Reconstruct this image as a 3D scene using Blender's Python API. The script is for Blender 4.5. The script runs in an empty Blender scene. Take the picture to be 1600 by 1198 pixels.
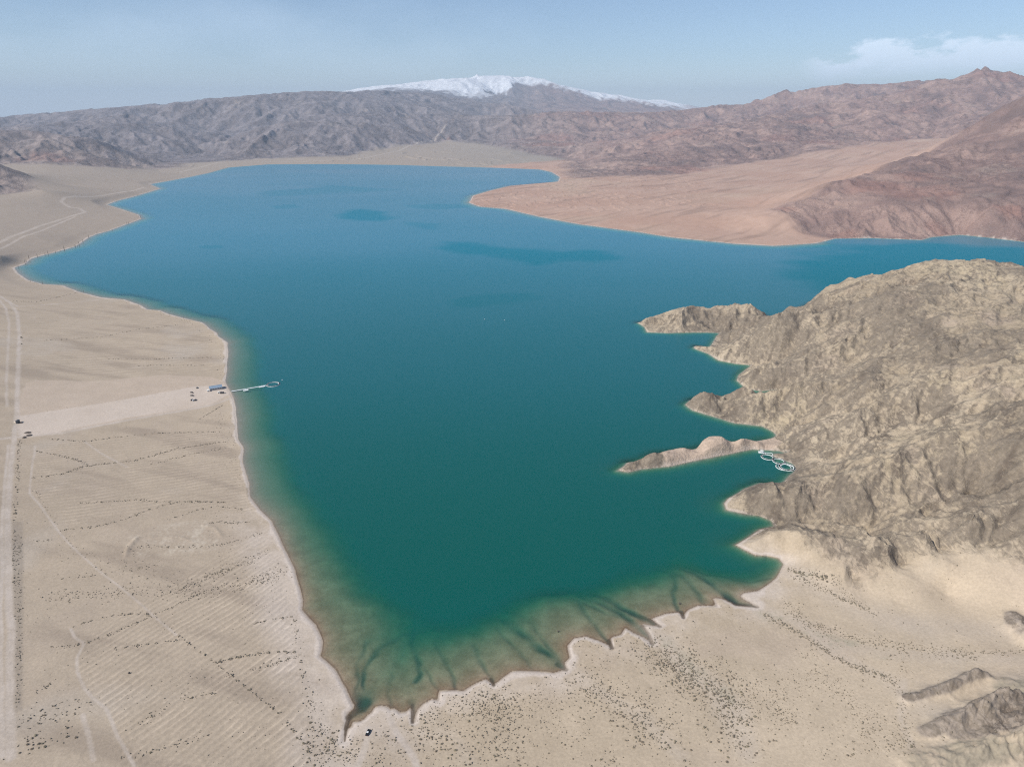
import bpy, bmesh, math, random
import numpy as np
R = math.radians
random.seed(7); rng = np.random.default_rng(7)
F32 = np.float32

# ------------------------------------------------------------------ camera, world, sun, exposure
FPX, CAM_H = 1067.0, 350.0
PITCH = math.atan((599 - 182) / FPX); CP, SP = math.cos(PITCH), math.sin(PITCH)
sc = bpy.context.scene
COL = sc.collection
cam = bpy.data.cameras.new('camera'); camo = bpy.data.objects.new('camera', cam); COL.objects.link(camo)
cam.sensor_width = 36; cam.lens = 36 * FPX / 1600; cam.clip_start = 1; cam.clip_end = 200000
camo.location = (0, 0, CAM_H); camo.rotation_euler = (R(90) - PITCH, 0, 0)
sc.camera = camo
SUN_EL, SUN_BEAR = 44, 240                     # bearing clockwise from +Y
w = bpy.data.worlds.new('World'); sc.world = w; w.use_nodes = True
nt = w.node_tree; nt.nodes.clear()
def N(t, typ, **kw):
    n = t.nodes.new(typ)
    for k, v in kw.items():
        if k.startswith('i_'): n.inputs[int(k[2:])].default_value = v
        else: setattr(n, k, v)
    return n
sky = N(nt, 'ShaderNodeTexSky', sky_type='NISHITA'); sky.sun_disc = False
sky.sun_elevation = R(SUN_EL); sky.sun_rotation = R(SUN_BEAR); sky.altitude = 1800
sky.air_density = 1.0; sky.dust_density = .7; sky.ozone_density = 2.0
bg = N(nt, 'ShaderNodeBackground'); bg.inputs[1].default_value = 0.095
wo = N(nt, 'ShaderNodeOutputWorld')
# clouds painted on the sky itself: direction -> bearing and elevation
tc = N(nt, 'ShaderNodeTexCoord'); sx = N(nt, 'ShaderNodeSeparateXYZ'); nt.links.new(tc.outputs['Generated'], sx.inputs[0])
def M(t, op, a, b=None, c=None, clamp=False):
    n = t.nodes.new('ShaderNodeMath'); n.operation = op; n.use_clamp = clamp
    for i, v in enumerate((a, b, c)):
        if v is None: continue
        if hasattr(v, 'links') or hasattr(v, 'is_linked'): t.links.new(v, n.inputs[i])
        else: n.inputs[i].default_value = v
    return n.outputs[0]
def MR(t, v, a, b, c=0., d=1., kind='SMOOTHSTEP'):
    n = t.nodes.new('ShaderNodeMapRange'); n.interpolation_type = kind
    t.links.new(v, n.inputs[0])
    for i, x in enumerate((a, b, c, d)):
        if hasattr(x, 'is_linked'): t.links.new(x, n.inputs[i + 1])
        else: n.inputs[i + 1].default_value = x
    return n.outputs[0]
def MIX(t, f, a, b, kind='MIX'):
    n = t.nodes.new('ShaderNodeMix'); n.data_type = 'RGBA'; n.blend_type = kind
    for s, v in ((n.inputs[0], f), (n.inputs[6], a), (n.inputs[7], b)):
        if hasattr(v, 'is_linked'): t.links.new(v, s)
        else: s.default_value = v
    return n.outputs[2]
az = M(nt, 'MULTIPLY', M(nt, 'ARCTAN2', sx.outputs[0], sx.outputs[1]), 180 / math.pi)
el = M(nt, 'MULTIPLY', M(nt, 'ARCSINE', sx.outputs[2]), 180 / math.pi)
cv = N(nt, 'ShaderNodeCombineXYZ'); nt.links.new(az, cv.inputs[0]); nt.links.new(M(nt, 'MULTIPLY', el, 2.2), cv.inputs[1])
nz = N(nt, 'ShaderNodeTexNoise'); nt.links.new(cv.outputs[0], nz.inputs['Vector']); nz.inputs['Scale'].default_value = 0.33; nz.inputs['Detail'].default_value = 7; nz.inputs['Roughness'].default_value = .55
nz2 = N(nt, 'ShaderNodeTexNoise'); nt.links.new(cv.outputs[0], nz2.inputs['Vector']); nz2.inputs['Scale'].default_value = 0.12; nz2.inputs['Detail'].default_value = 5
# cumulus bank low on the right (bearing 21..60, elevation 2..6)
nz3 = N(nt, 'ShaderNodeTexNoise'); nt.links.new(cv.outputs[0], nz3.inputs['Vector']); nz3.inputs['Scale'].default_value = 1.1; nz3.inputs['Detail'].default_value = 6; nz3.inputs['Roughness'].default_value = .6
puff = M(nt, 'ADD', M(nt, 'MULTIPLY', M(nt, 'SUBTRACT', nz.outputs[0], .5), 3.4), M(nt, 'MULTIPLY', M(nt, 'SUBTRACT', nz3.outputs[0], .5), 1.5))
top = M(nt, 'ADD', 3.7, MR(nt, az, 20, 27, 0, 1.1))
dd_ = M(nt, 'ADD', M(nt, 'SUBTRACT', top, el), puff)
lit = MR(nt, dd_, 0.0, .75, 0, 1); body_ = MR(nt, dd_, 3.6, .6, .25, 1)
cm = M(nt, 'MULTIPLY', M(nt, 'MULTIPLY', lit, body_), M(nt, 'MULTIPLY', M(nt, 'MULTIPLY', MR(nt, az, 20, 23.5), MR(nt, az, 66, 52)), MR(nt, el, .6, 3.2, 0, .92)))
# thin veil on the left and middle
hz = M(nt, 'MULTIPLY', MR(nt, el, 11, 2.5), MR(nt, az, 12, -8))
veil = M(nt, 'MULTIPLY', MR(nt, M(nt, 'ADD', M(nt, 'MULTIPLY', nz2.outputs[0], .8), M(nt, 'MULTIPLY', hz, .35)), 0.42, .85, 0, .20), MR(nt, az, 10, -12, 0.15, 1))
cl = M(nt, 'MAXIMUM', cm, M(nt, 'MAXIMUM', veil, MR(nt, el, 4.5, -.5, 0, .62)))
colr = MIX(nt, cl, sky.outputs[0], (7.9, 9.3, 10.9, 1))
nt.links.new(colr, bg.inputs[0]); nt.links.new(bg.outputs[0], wo.inputs[0])
sl = bpy.data.lights.new('sun', 'SUN'); sl.energy = 3.9; sl.angle = R(0.5); sl.color = (1, .945, .86)
so = bpy.data.objects.new('sun', sl); COL.objects.link(so); so.location = (-500, -500, 3000)
so.rotation_euler = (R(90 - SUN_EL), 0, R(180 - SUN_BEAR))   # checked below: light travels away from the bearing
sc.view_settings.view_transform = 'Standard'; sc.view_settings.look = 'None'; sc.view_settings.exposure = 0.39
sc.view_settings.gamma = 1
sc.cycles.volume_bounces = 0; sc.cycles.max_bounces = 6; sc.cycles.transparent_max_bounces = 12
sc.cycles.use_adaptive_sampling = False; sc.cycles.filter_width = 1.15; sc.cycles.use_denoising=False

# ------------------------------------------------------------------ photograph pixel -> point of the place
def ray(px, py):
    u = (px - 800) / FPX; v = (599 - py) / FPX
    return u, CP + v * SP, -SP + v * CP
def G(px, py, Z=0.0):
    a, b, c = ray(px, py); t = (Z - CAM_H) / c
    return (a * t, b * t, Z)
def Q(px, py, Y):
    a, b, c = ray(px, py); t = Y / b
    return (a * t, Y, CAM_H + c * t)
def W(px, Y, Z):
    return ((px - 800) / FPX * (Y * CP + (CAM_H - Z) * SP), Y, Z)

SHORE = [(538,1156),(540.6,1135),(544,1125),(542,1113),(550,1107),(551.5,1100),(547,1084),(549,1099),(540,1076),(525,1046),(500.6,1024),(506,1001),(495,975),(472.5,952),(474,937),(465,907),(459,885),(439,847),(424,814),(407,797),
(390.6,777),(389,754),(379,720),(380.6,700),(372,687),(370.6,667),(367,630),(362,614),(352,597),(356.6,557),(355.6,535),(340.6,525),(339,520),(329,515),(317,504),(287,497),(264,491),(250,485),(230,483.5),(220,477),(194,468),(159,465),(122,455.6),(97.5,446),(66,444),(45,438),(28,427.5),(22.5,418),
(39,412.5),(49,404),(75,396.6),(101,390),(120,384),(139,371),(150,366),(169,361),(199,350),(221,342),(216,335.6),(187,326),(167,320),(182,314),(210,307),(250,295),(234,288),(294,277),(325,270.6),(356,262),(419,257),(512,256.5),(562,257),(625,258),(687,260),(781,262.5),(844,265),(862,269),(875,277),(872,284),
(797,290.6),(766,298),(739,306),(733,317),(750,323),(791,326.6),(844,339),(906,350.6),(1000,363),(1050,371),(1150,381),(1210,384),(1275,380),(1305,373),(1360,372),(1440,375),(1452,371),(1500,367),(1550,372),(1600,378),(1700,382),(1900,376),(2200,378),(2600,385),
(2600,450),(2200,450),(1900,440),(1650,424),(1560,420),(1480,424),(1400,436),(1340,450),(1290,464),(1250,481),(1215,494),(1201,498),(1196,492),(1180,487),(1130,487),(1080,490),(1030,498),(1003,503),
(996,504),(1007,510.6),(1011,519),(1044,520),(1086,519),(1126,520),(1119.5,525),(1113,538),(1107,544),(1086,540),(1084,544),(1107,552.5),(1124,563),(1149,568),(1174,570.5),(1165.5,577.5),(1155,586),(1151,594),(1167.5,608),(1190,611),(1213,608.5),(1208,613),(1180,617),(1150,621),(1120,623),(1096,622),(1080,624),
(1070,632),(1082,641),(1107,648),(1149,661),(1190.5,665),(1207,673.5),(1213.5,680),(1207,684),(1185,689),(1170,691),(1140,693),(1110,694),(1085,702),(1060,706),(1024,710),(1003,719),(980,722),(975,728),(963,735),
(982,737.4),(1002.6,733),(1048.5,728),(1078,721),(1107,715),(1149,707),(1174,701.5),(1195,702.5),(1216,704),(1222,705.7),(1234,703.8),(1230,706),(1222.5,708.7),(1208,709),(1207,711.5),(1215,716),(1222,717),(1230,720.5),(1237.5,723.5),(1242,727.5),(1244,733),(1241,737.5),(1234,743),(1224,754),
(1190,755),(1165,763),(1138,778),(1132,786),(1135,796),(1161,802),(1187,805.5),(1206,813),(1210,822),(1187,827),(1161,844),(1149,851),(1165,859.5),(1180,867),(1199,868),(1217,872),(1224,881),(1214,902),(1199,913),(1184,922),(1161,926),(1156,932),(1182,947.6),(1150,945),(1127,934),(1112,933),(1119,946),(1090,945),(1074,953),(1068,963),(1060,956.5),
(1040,958),(1017,966),(1029,978),(1004,975),(1014,990),(1018,1005),(1006,996),(991,990),(978,982),(972,992),(956,996),(956,1011),(935,1001),(916,994),(897,997),(886,1009),(890,1027),(881,1035),(884,1044),(866,1050),(837,1048),(800,1048),(772,1069),(759,1061),(744,1068),(725,1080),(706,1079),(687.5,1080),(685,1095),(675,1092.5),(662.5,1099),(654,1107.5),(650,1116),(646.5,1128),(644,1112),(641,1107),(635,1112.5),(625,1114),(616,1107),(610,1109),(604,1104),(595,1103),(586,1105),(580,1114),(574,1117.5),(570,1122.5),(564,1126),(550.6,1128),(550,1134),(543,1139)]
SHORE.remove((547,1084))
shore = np.array([G(*p)[:2] for p in SHORE])

# ------------------------------------------------------------------ noise and distance tools
def hash2(ix, iy, s):
    h = (ix.astype(np.int64) * 374761393 + iy.astype(np.int64) * 668265263 + s * 1274126177) & 0xffffffff
    h = ((h ^ (h >> 13)) * 1274126177) & 0xffffffff
    h = h ^ (h >> 16)
    return h
def gnoise(x, y, s=0):
    ix = np.floor(x); iy = np.floor(y); fx = (x - ix).astype(F32); fy = (y - iy).astype(F32)
    ix = ix.astype(np.int64); iy = iy.astype(np.int64)
    def g(a, b, dx, dy):
        h = (hash2(a, b, s) & 1023).astype(F32) * F32(2 * math.pi / 1024)
        return np.cos(h) * dx + np.sin(h) * dy
    u = fx * fx * fx * (fx * (fx * 6 - 15) + 10); v = fy * fy * fy * (fy * (fy * 6 - 15) + 10)
    a = g(ix, iy, fx, fy); b = g(ix + 1, iy, fx - 1, fy); c = g(ix, iy + 1, fx, fy - 1); d = g(ix + 1, iy + 1, fx - 1, fy - 1)
    return ((a + (b - a) * u) + ((c + (d - c) * u) - (a + (b - a) * u)) * v) * F32(1.5)
def fbm(x, y, lam, octs, s=0, gain=.5, minlam=None, ridged=False):
    """octaves of wavelength lam, lam/2 ...; an octave finer than minlam (per point) fades out"""
    out = np.zeros(x.shape, F32); a = 1.0; tot = 0
    for k in range(octs):
        l = lam / 2 ** k
        n = gnoise(x / l + 17.3 * k, y / l - 9.1 * k, s + k)
        if ridged: n = 1 - 2 * np.abs(n)
        if minlam is not None: n = n * np.clip(l / minlam - 1, 0, 1)
        out += F32(a) * n; tot += a; a *= gain
    return out / F32(tot)
def sstep(a, b, v):
    t = np.clip((v - a) / (b - a), 0, 1); return t * t * (3 - 2 * t)
def seg_dist(px, py, pts, closed=False, w=None, cap=None):
    """distance to a polyline; with w also the value interpolated along it"""
    best = np.full(px.shape, 1e12, F32); bw = np.zeros(px.shape, F32)
    n = len(pts)
    for i in range(n if closed else n - 1):
        ax, ay = pts[i][:2]; bx, by = pts[(i + 1) % n][:2]
        dx, dy = bx - ax, by - ay; L = dx * dx + dy * dy + 1e-9
        t = np.clip(((px - ax) * dx + (py - ay) * dy) / L, 0, 1)
        d = (px - ax - t * dx) ** 2 + (py - ay - t * dy) ** 2
        if w is not None:
            m = d < best; bw = np.where(m, w[i] + (w[(i + 1) % n] - w[i]) * t, bw)
        best = np.minimum(best, d)
    return (np.sqrt(best), bw) if w is not None else np.sqrt(best)
def inside(px, py, pts):
    c = np.zeros(px.shape, bool); n = len(pts)
    for i in range(n):
        ax, ay = pts[i][:2]; bx, by = pts[(i + 1) % n][:2]
        if ay == by: continue
        c ^= ((ay > py) != (by > py)) & (px < (bx - ax) * (py - ay) / (by - ay) + ax)
    return c
def sdf(px, py, pts):
    px = px.astype(F32); py = py.astype(F32)
    return np.where(inside(px, py, pts), 1, -1) * seg_dist(px, py, pts, True)

# ------------------------------------------------------------------ polar grid round the drone's foot point (dense where the photo looks)
dth = R(0.057); half = R(49.5)
tf = np.arange(-half, half, dth)
def grow(start, end, d0, fac):
    o = []; x = start; d = d0
    while x < end - d: d = min(d * fac, R(4)); x += d; o.append(min(x, end))
    return o
right = grow(half, math.pi, dth, 1.25)
th = np.concatenate([-np.array(right[::-1]), tf, np.array([half]), np.array(right)])
th = th[(th > -math.pi + .02) & (th < math.pi - .02)]
lnr = np.arange(math.log(225), math.log(27000), 0.0030)
rr = np.concatenate([[6, 20, 45, 80, 120, 160, 195, 212], np.exp(lnr), [29000, 31500]])
NT, NR = len(th), len(rr)
def pad(n, k): return ((n - 1) // k + 1) * k + 1
def up_grid(small, k, n0, n1):
    """bilinear from every k-th node of the index grid"""
    a = np.repeat(small[:-1], k, 0); b = np.repeat(small[1:], k, 0)
    f = np.tile(np.arange(k, dtype=F32) / k, small.shape[0] - 1)[:, None]
    s = np.concatenate([a + (b - a) * f, small[-1:]], 0)
    a = np.repeat(s[:, :-1], k, 1); b = np.repeat(s[:, 1:], k, 1)
    f = np.tile(np.arange(k, dtype=F32) / k, small.shape[1] - 1)[None, :]
    s = np.concatenate([a + (b - a) * f, s[:, -1:]], 1)
    return s[:n0, :n1].astype(F32)
def coarse(k):
    """the k-th nodes, as positions interpolated linearly in index (matches up_grid)"""
    i = np.minimum(np.arange(0, pad(NR, k), k), NR - 1); j = np.minimum(np.arange(0, pad(NT, k), k), NT - 1)
    r, t = np.meshgrid(rr[i], th[j], indexing='ij')
    return r * np.sin(t), r * np.cos(t), r, t
r2, t2 = np.meshgrid(rr, th, indexing='ij'); r2 = r2.astype(F32); t2 = t2.astype(F32)
X = r2 * np.sin(t2); Y = r2 * np.cos(t2)
PIX = r2 * F32(0.0016)                               # about one picture pixel, sideways, at this distance
def on_grid(fn, k):
    x, y, r, t = coarse(k); return up_grid(fn(x, y, r, t).astype(F32), k, NR, NT)
sd = on_grid(lambda x, y, r, t: sdf(x, y, shore), 2)      # > 0 in the lake
sd += fbm(X, Y, 60, 5, 3, .6, PIX * 2.5) * np.clip(np.minimum(np.abs(sd) * .5 + 1.9, 6), 0, 6) * .85

# ------------------------------------------------------------------ control heights
C = []
def line(fn, pts, n=1):
    P = [fn(*p) for p in pts]
    for i, p in enumerate(P):
        C.append(p)
        if i < len(P) - 1:
            for k in range(1, n):
                C.append(tuple(p[j] + (P[i + 1][j] - p[j]) * k / n for j in range(3)))
for i in range(0, len(SHORE), 2): C.append(G(*SHORE[i]))
# left plain
line(G, [(0,400,26),(0,500,16),(0,700,9),(0,900,7),(0,1198,8),(200,1198,5),(300,1000,3.5),(200,850,5),(200,700,4),(100,500,7),(150,560,5),(60,370,20),(110,322,18),(40,330,30),(0,330,34),(160,300,25),(120,280,40),(60,285,48),(-200,300,70),(-300,400,60),(-300,600,40),(-300,900,30)])
# beach and sandy slope at the bottom and right
line(G, [(450,1190,2.5),(560,1190,2.5),(700,1190,5),(850,1180,6),(1000,1100,6),(1000,1190,9),(1150,1030,5),(1200,1190,12),(1300,1100,11),(1400,1190,16),(1400,1040,11),(1500,990,11),(1600,1040,16),(1600,960,12),(1250,930,2),(1300,960,4),(1400,940,6),(1480,925,7),(1700,1000,20),(1800,1190,25),(2000,1000,30)])
C += [(0,0,12),(-250,0,12),(250,0,25),(0,-400,20),(-500,-500,30),(500,-500,50),(900,0,60),(-900,0,40),(0,-3000,150),(3000,-2000,300),(-3000,-2000,250),(-9000,0,500),(9000,0,600),(0,-15000,500),(-25000,-9000,900),(25000,-9000,900),(0,-50000,1000),(50000,0,1000),(-50000,0,1000)]
# the rocky headland on the right: spurs and the coves between
line(G, [(1160,850,3),(1185,843,8),(1215,836,13),(1250,835,17),(1300,845,19),(1340,850,21),(1390,855,25),(1450,835,34),(1520,810,44),(1600,780,56)])
line(G, [(1230,885,3),(1280,880,10),(1320,890,12),(1270,905,4)])
line(G, [(1320,938,4),(1370,912,10),(1420,900,15),(1480,885,21),(1540,875,27),(1600,868,33),(1700,870,40)])
line(G, [(1218,818,1),(1250,810,4),(1300,815,7),(1360,825,12),(1440,800,22),(1520,770,34)])
line(G, [(1330,905,5),(1400,880,11),(1460,860,19),(1540,845,30)])
line(G, [(1135,786,2),(1160,773,9),(1200,765,15),(1250,765,23),(1320,745,34),(1400,715,48),(1480,690,62),(1560,670,76)])
line(G, [(1250,733,4),(1275,722,8),(1320,700,19),(1380,675,33),(1450,650,48)])
line(G, [(978,728,3),(985,723,6),(1010,713,9),(1040,705,10),(1070,700,9),(1100,685,14),(1130,682,16),(1160,684,14),(1178,689,9),(1190,694,6),(1215,698,5)])
line(G, [(1250,697,10),(1260,685,17),(1300,665,30),(1350,645,42),(1420,615,60)])
line(G, [(1080,623,6),(1095,612,15),(1119,616,13),(1128,621,9),(1145,617,13),(1160,614,16),(1185,612,22),(1220,606,29),(1270,600,40),(1330,588,52),(1400,565,66)])
line(G, [(1218,675,3),(1240,660,8),(1270,648,19),(1310,625,34)])
line(G, [(1224,609,4),(1250,596,16),(1290,577,32),(1340,555,50)])
line(G, [(1160,590,6),(1175,582,16),(1200,570,26),(1250,550,40),(1300,533,54),(1360,510,68)])
line(G, [(1182,570,2),(1200,560,11),(1235,545,28)])
line(G, [(1100,545,3),(1122,552,8),(1130,541,16),(1150,530,24),(1175,518,31),(1205,510,34),(1250,500,46)])
line(G, [(1010,500,6),(1025,491,12),(1045,484,18),(1075,480,22),(1115,479,24),(1150,478,25),(1172,478,25),(1185,485,19),(1196,496,10)])
line(Q, [(1212,492,1010),(1240,484,1040),(1286,458,1070),(1307,463,1080),(1357,442,1110),(1416,421,1130),(1495,405,1150),(1545,408,1150),(1600,419,1140),(1700,430,1120),(1850,440,1100)])
line(G, [(1400,490,88),(1500,475,104),(1600,470,110),(1350,505,70),(1450,535,84),(1550,550,92),(1620,600,96),(1500,610,76),(1600,700,76),(1540,600,85),(1650,800,62),(1800,700,100),(1800,900,60),(2000,600,120),(2200,800,120)])
for p in ((1300,1380,30),(1400,1450,35),(1500,1500,30),(1650,1450,45)): C.append(W(*p))
# far left: near dark hill, brown hills, blue ridge and skyline
line(Q, [(-300,235,3300),(-100,240,3300),(0,249,3350),(30,266,3300)]); line(Q, [(-200,306,2850),(0,303,2950),(72,297,2950),(66,284,3400),(0,272,3900),(-200,262,3900)])
line(Q, [(0,256,4300),(80,257,4300),(160,259,4450),(225,267,4700),(270,268,5000),(-300,256,4300)])
line(Q, [(-500,195,5000),(-200,200,5000),(0,206,5050),(65,206,5150),(135,213,5300),(170,224,5400),(200,238,5450),(225,250,5500)])
for p in ((0,6000,150),(100,6100,120),(180,6300,70),(-200,6000,150)): C.append(W(*p))
line(Q, [(-300,195,6600),(0,199,6800),(65,197,6900),(135,192,7200),(200,178,8000),(240,190,7600),(265,205,7200),(290,222,6900)])
line(Q, [(330,240,6900),(345,228,7400),(365,212,8000),(330,205,8400),(300,250,6100),(330,251,6000),(270,262,5500)])
line(Q, [(-400,190,9500),(-150,186,9500),(0,184,9500),(50,177.5,9500),(100,175,9500),(150,171.5,9500),(215,167.5,9500),(265,161.5,9500),(285,163.5,9500),(370,153.5,9700),(400,155,9700),(470,149,10000),(530,145,10500),(600,143,12000),(660,145,13500),(710,152,14500)])
for p in ((0,11500,150),(200,11500,250),(400,12500,450),(-400,11500,150),(0,18000,200),(300,18000,300),(-800,20000,200)): C.append(W(*p))
for p in ((0,8100,150),(100,8300,180),(200,8750,270),(280,8300,200),(350,8700,210),(430,8450,230),(500,8950,300),(560,9400,340),(-200,8000,150),(620,9900,380)): C.append(W(*p))
# middle hill
line(Q, [(350,222,7000),(380,207,7400),(430,190,7800),(500,180,8200),(560,175,8600),(620,174,9000),(670,180,9400)])
line(Q, [(330,249,6250),(400,248.5,6150),(470,248.5,6100),(540,246,6350),(600,234,7200),(660,222,8000),(700,214,8500)])
line(Q, [(420,215,7050),(480,205,7300),(540,205,7400),(600,200,8000),(650,200,8400)])
line(Q, [(420,178,8900),(520,168,9300),(600,163,10000),(680,160,11500),(740,160,13500),(800,168,12500)])
# plain at the far end
line(G, [(460,251,4),(540,250,6),(620,246,10),(680,240,22),(740,230,50),(720,222,75),(700,252,6),(780,252,10),(840,255,10),(800,240,35),(640,232,45)])
# snow mountain
sn = [(470,151),(500,149),(530,146),(575,138),(590,134.5),(627,133),(661,127),(680,124.5),(729,120.5),(745.6,115.5),(755,119),(792,119),(806,124),(819,120),(830,120),(844,123),(856,124.5),(875,131),(905,137),(939,148),(969,148),(987,152),(1014,157.5),(1040,157),(1055,159),(1077,168),(1120,171),(1180,171)]
line(Q, [(x, y, 20000) for x, y in sn])
line(Q, [(700,146,16500),(745,150,16500),(788,165,15500),(806,152,17000),(828,165,16000),(852,160,17500),(884,160,17500),(905,168,16500),(930,165,18000),(969,170,17000),(1010,172,17500),(1060,176,17500),(760,134,18500),(640,137,17500),(560,144,16500),(866,145,19000),(780,150,18300)])
for p in ((500,26000,300),(700,26000,500),(900,26000,400),(1100,26000,200),(1300,26000,200),(200,28000,200),(-500,40000,100),(800,50000,100),(2200,40000,100)): C.append(W(*p))
# reddish range
line(Q, [(705,212,8500),(740,203,8800),(770,190,9100),(820,181,9300),(860,177,9400),(920,174,9600),(1000,177,9600),(1040,174,9600),(1080,170,9600),(1120,165,9500),(1160,167,9500),(1200,162,9400),(1240,150,9400),(1270,142,9400),(1300,135,9400),(1320,132,9400),(1350,133,9400),(1390,131,9400),(1425,127,9300)])
line(Q, [(720,218,8200),(760,226,7700),(800,233,7200),(850,243,6700),(870,252,6300)])
for p in ((850,11500,100),(1000,11500,100),(1150,12000,150),(1300,12500,400),(1000,14000,100),(1150,16000,120),(800,11500,150),(1600,11000,500),(2000,12000,700)): C.append(W(*p))
# rough brown range and the fan under it
line(Q, [(885,252,6000),(950,228,6400),(1020,207,6800),(1100,196,7000),(1200,181,7200),(1300,160,7400),(1380,145,7500),(1450,124,7600),(1490,120,7600),(1520,108,7500),(1545,106,7500),(1575,113,7500),(1600,119,7500),(1700,125,7500),(1850,120,7500),(2200,110,7500)])
line(Q, [(950,250,5300),(1050,240,5500),(1150,225,5700),(1250,212,6000),(1350,192,6400),(1450,170,6600),(1530,150,6800)])
for p in ((950,7800,90),(1050,8200,110),(1200,8400,200),(1350,8500,350)): C.append(W(*p))
FOOT = [(875,281,1),(960,278,6),(1075,276,16),(1100,268,24),(1200,252,60),(1325,232,130),(1420,221,170),(1500,213,205)]
line(G, FOOT)
line(G, [(820,300,5),(900,310,8),(1000,300,16),(950,330,8),(1100,320,16),(1050,345,8),(1150,360,4),(1200,300,30),(1180,325,17),(1300,262,72),(1250,285,40),(1400,237,125),(1250,366,3)])
# red hill at the right, across the narrows
line(Q, [(1195,338,2330),(1240,315,2500),(1300,288,2750),(1340,271,2900),(1400,252,3150),(1450,238,3300),(1500,213,3500),(1540,190,3600),(1575,160,3650),(1600,149,3650),(1700,120,3650),(1850,95,3650),(2200,80,3650)])
for p in ((1300,3080,55),(1400,3600,75),(1500,4150,115),(1600,4700,250),(1700,5200,350),(2200,5500,400)): C.append(W(*p))
line(Q, [(1310,350,2230),(1350,318,2400),(1400,325,2300),(1420,295,2600),(1500,285,2650),(1470,330,2270),(1530,335,2200),(1600,275,2600),(1600,330,2170),(1700,320,2200),(1550,250,3000),(1470,262,2950)])
C = np.array(C, dtype=np.float64)
def lp(x, y, r): return np.stack([np.arctan2(x, y), np.log(np.maximum(r, 60.)) * 1.0], -1)
cr = np.hypot(C[:, 0], C[:, 1]); cq = lp(C[:, 0], C[:, 1], cr); cz = C[:, 2] / np.maximum(cr, 60)
D = np.sqrt(((cq[:, None] - cq[None]) ** 2).sum(-1) + 1e-5)
nC = len(cq); A = np.zeros((nC + 3, nC + 3)); A[:nC, :nC] = -D; A[range(nC), range(nC)] -= 0.0006 * 0
A[:nC, nC] = 1; A[:nC, nC + 1:] = cq; A[nC, :nC] = 1; A[nC + 1:, :nC] = cq.T
A[:nC, :nC] -= np.eye(nC) * 1e-4
sol = np.linalg.solve(A, np.concatenate([cz, np.zeros(3)]))
def rbf(x, y, r, t):
    q = lp(x, y, r); out = sol[nC] + q[..., 0] * sol[nC + 1] + q[..., 1] * sol[nC + 2]
    q = q.astype(F32)
    for k in range(nC):
        out = out - sol[k] * np.sqrt((q[..., 0] - F32(cq[k, 0])) ** 2 + (q[..., 1] - F32(cq[k, 1])) ** 2 + F32(1e-5))
    return out * np.maximum(r, 60)
base = on_grid(rbf, 4)
base = np.maximum(base, 0)

# ------------------------------------------------------------------ where the ground is rugged
P2 = lambda pts, f=G: [f(*p)[:2] for p in pts]
HEAD = P2([(940,470),(940,760),(1110,770),(1120,800),(1140,850),(1150,858),(1180,866),(1222,866),(1236,880,2),(1262,902,3),(1300,914,4),(1311,930,4),(1316,946,4),(1335,947,5),(1370,934,7),(1430,922,8),(1500,912,9),(1560,928,10),(1600,938,12),(1800,990,20),(2600,1000,30),(2600,455),(1900,410),(1500,390),(1200,470)])
MTN = P2([(-600,258,4150),(0,257,4230),(80,258,4250),(160,261,4400),(220,269,4650)], Q) + P2([(238,266,15),(245,262,18),(290,260,12),(300,253,18),(400,250,6),(470,250,4),(540,247,7)]) + [W(600,7150,30)[:2], W(655,7700,50)[:2], W(700,8100,80)[:2], W(745,7800,65)[:2], W(800,7000,40)[:2], W(850,6450,25)[:2], W(872,6050,8)[:2]] + P2(FOOT) + [(6500,5300),(30000,5000),(70000,30000),(70000,70000),(-70000,70000),(-70000,3000),(-9000,3200)]
NLH = P2([(-300,314,55),(0,305,55),(74,299,55)]) + [W(60,3450,60)[:2], W(-100,3800,70)[:2], W(-400,3800,80)[:2]]
RED = P2([(1183,344,12),(1215,352,6),(1250,366,2),(1305,377,0),(1450,382,0),(1600,388,0),(2700,410,0)]) + [W(2700,5200,300)[:2], W(1600,4700,250)[:2], W(1500,4000,110)[:2], W(1400,3400,75)[:2], W(1300,2980,55)[:2], W(1240,2620,30)[:2]]
head = on_grid(lambda x, y, r, t: sdf(x, y, HEAD), 4); mtn = on_grid(lambda x, y, r, t: sdf(x, y, MTN), 4)
nlh = on_grid(lambda x, y, r, t: sdf(x, y, NLH), 4); red = on_grid(lambda x, y, r, t: sdf(x, y, RED), 4)
wob = fbm(X, Y, 60, 3, 11, .6, PIX * 2) * 10
wobf = fbm(X, Y, 500, 4, 12, .6, PIX * 2) * 90
rHead = sstep(-6, 40, head + wob * 1.3 + 9 * fbm(X, Y, 18, 3, 13, .6, PIX * 2))
rFar = np.maximum(np.maximum(sstep(-40, 160, mtn + wobf), sstep(-20, 120, nlh + wobf * .4)), sstep(-8, 60, red + wobf * .3))
back = (sstep(-300, -1500, Y) + sstep(3000, 6000, -Y))  # land behind the drone: rolling hills
rug = np.clip(np.maximum(np.maximum(rHead, rFar), np.clip(back, 0, 1) * .8), 0, 1)

# base relief noise
n0 = fbm(X, Y, 900, 4, 21, .5, PIX * 2) * np.clip(r2 * .003, 0, 16) * rFar * sstep(2500, 6000, r2)
n1 = (fbm(X, Y, 110, 5, 25, .5, PIX * 2, ridged=True) * 3.6 * rHead - 1.2 * rHead) * sstep(4, 40, -sd)
n2 = fbm(X, Y, 330, 5, 28, .5, PIX * 2, ridged=True) * np.clip(r2 * .0025, 0, 8) * rFar - np.clip(r2 * .0015, 0, 7) * rFar
h = base + n0 + n1 + n2
h += (fbm(X, Y, 90, 3, 33, .5, PIX * 2) * 0.5 + fbm(X, Y, 9, 3, 35, .5, PIX * 2) * .10) * (1 - rug)

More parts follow.
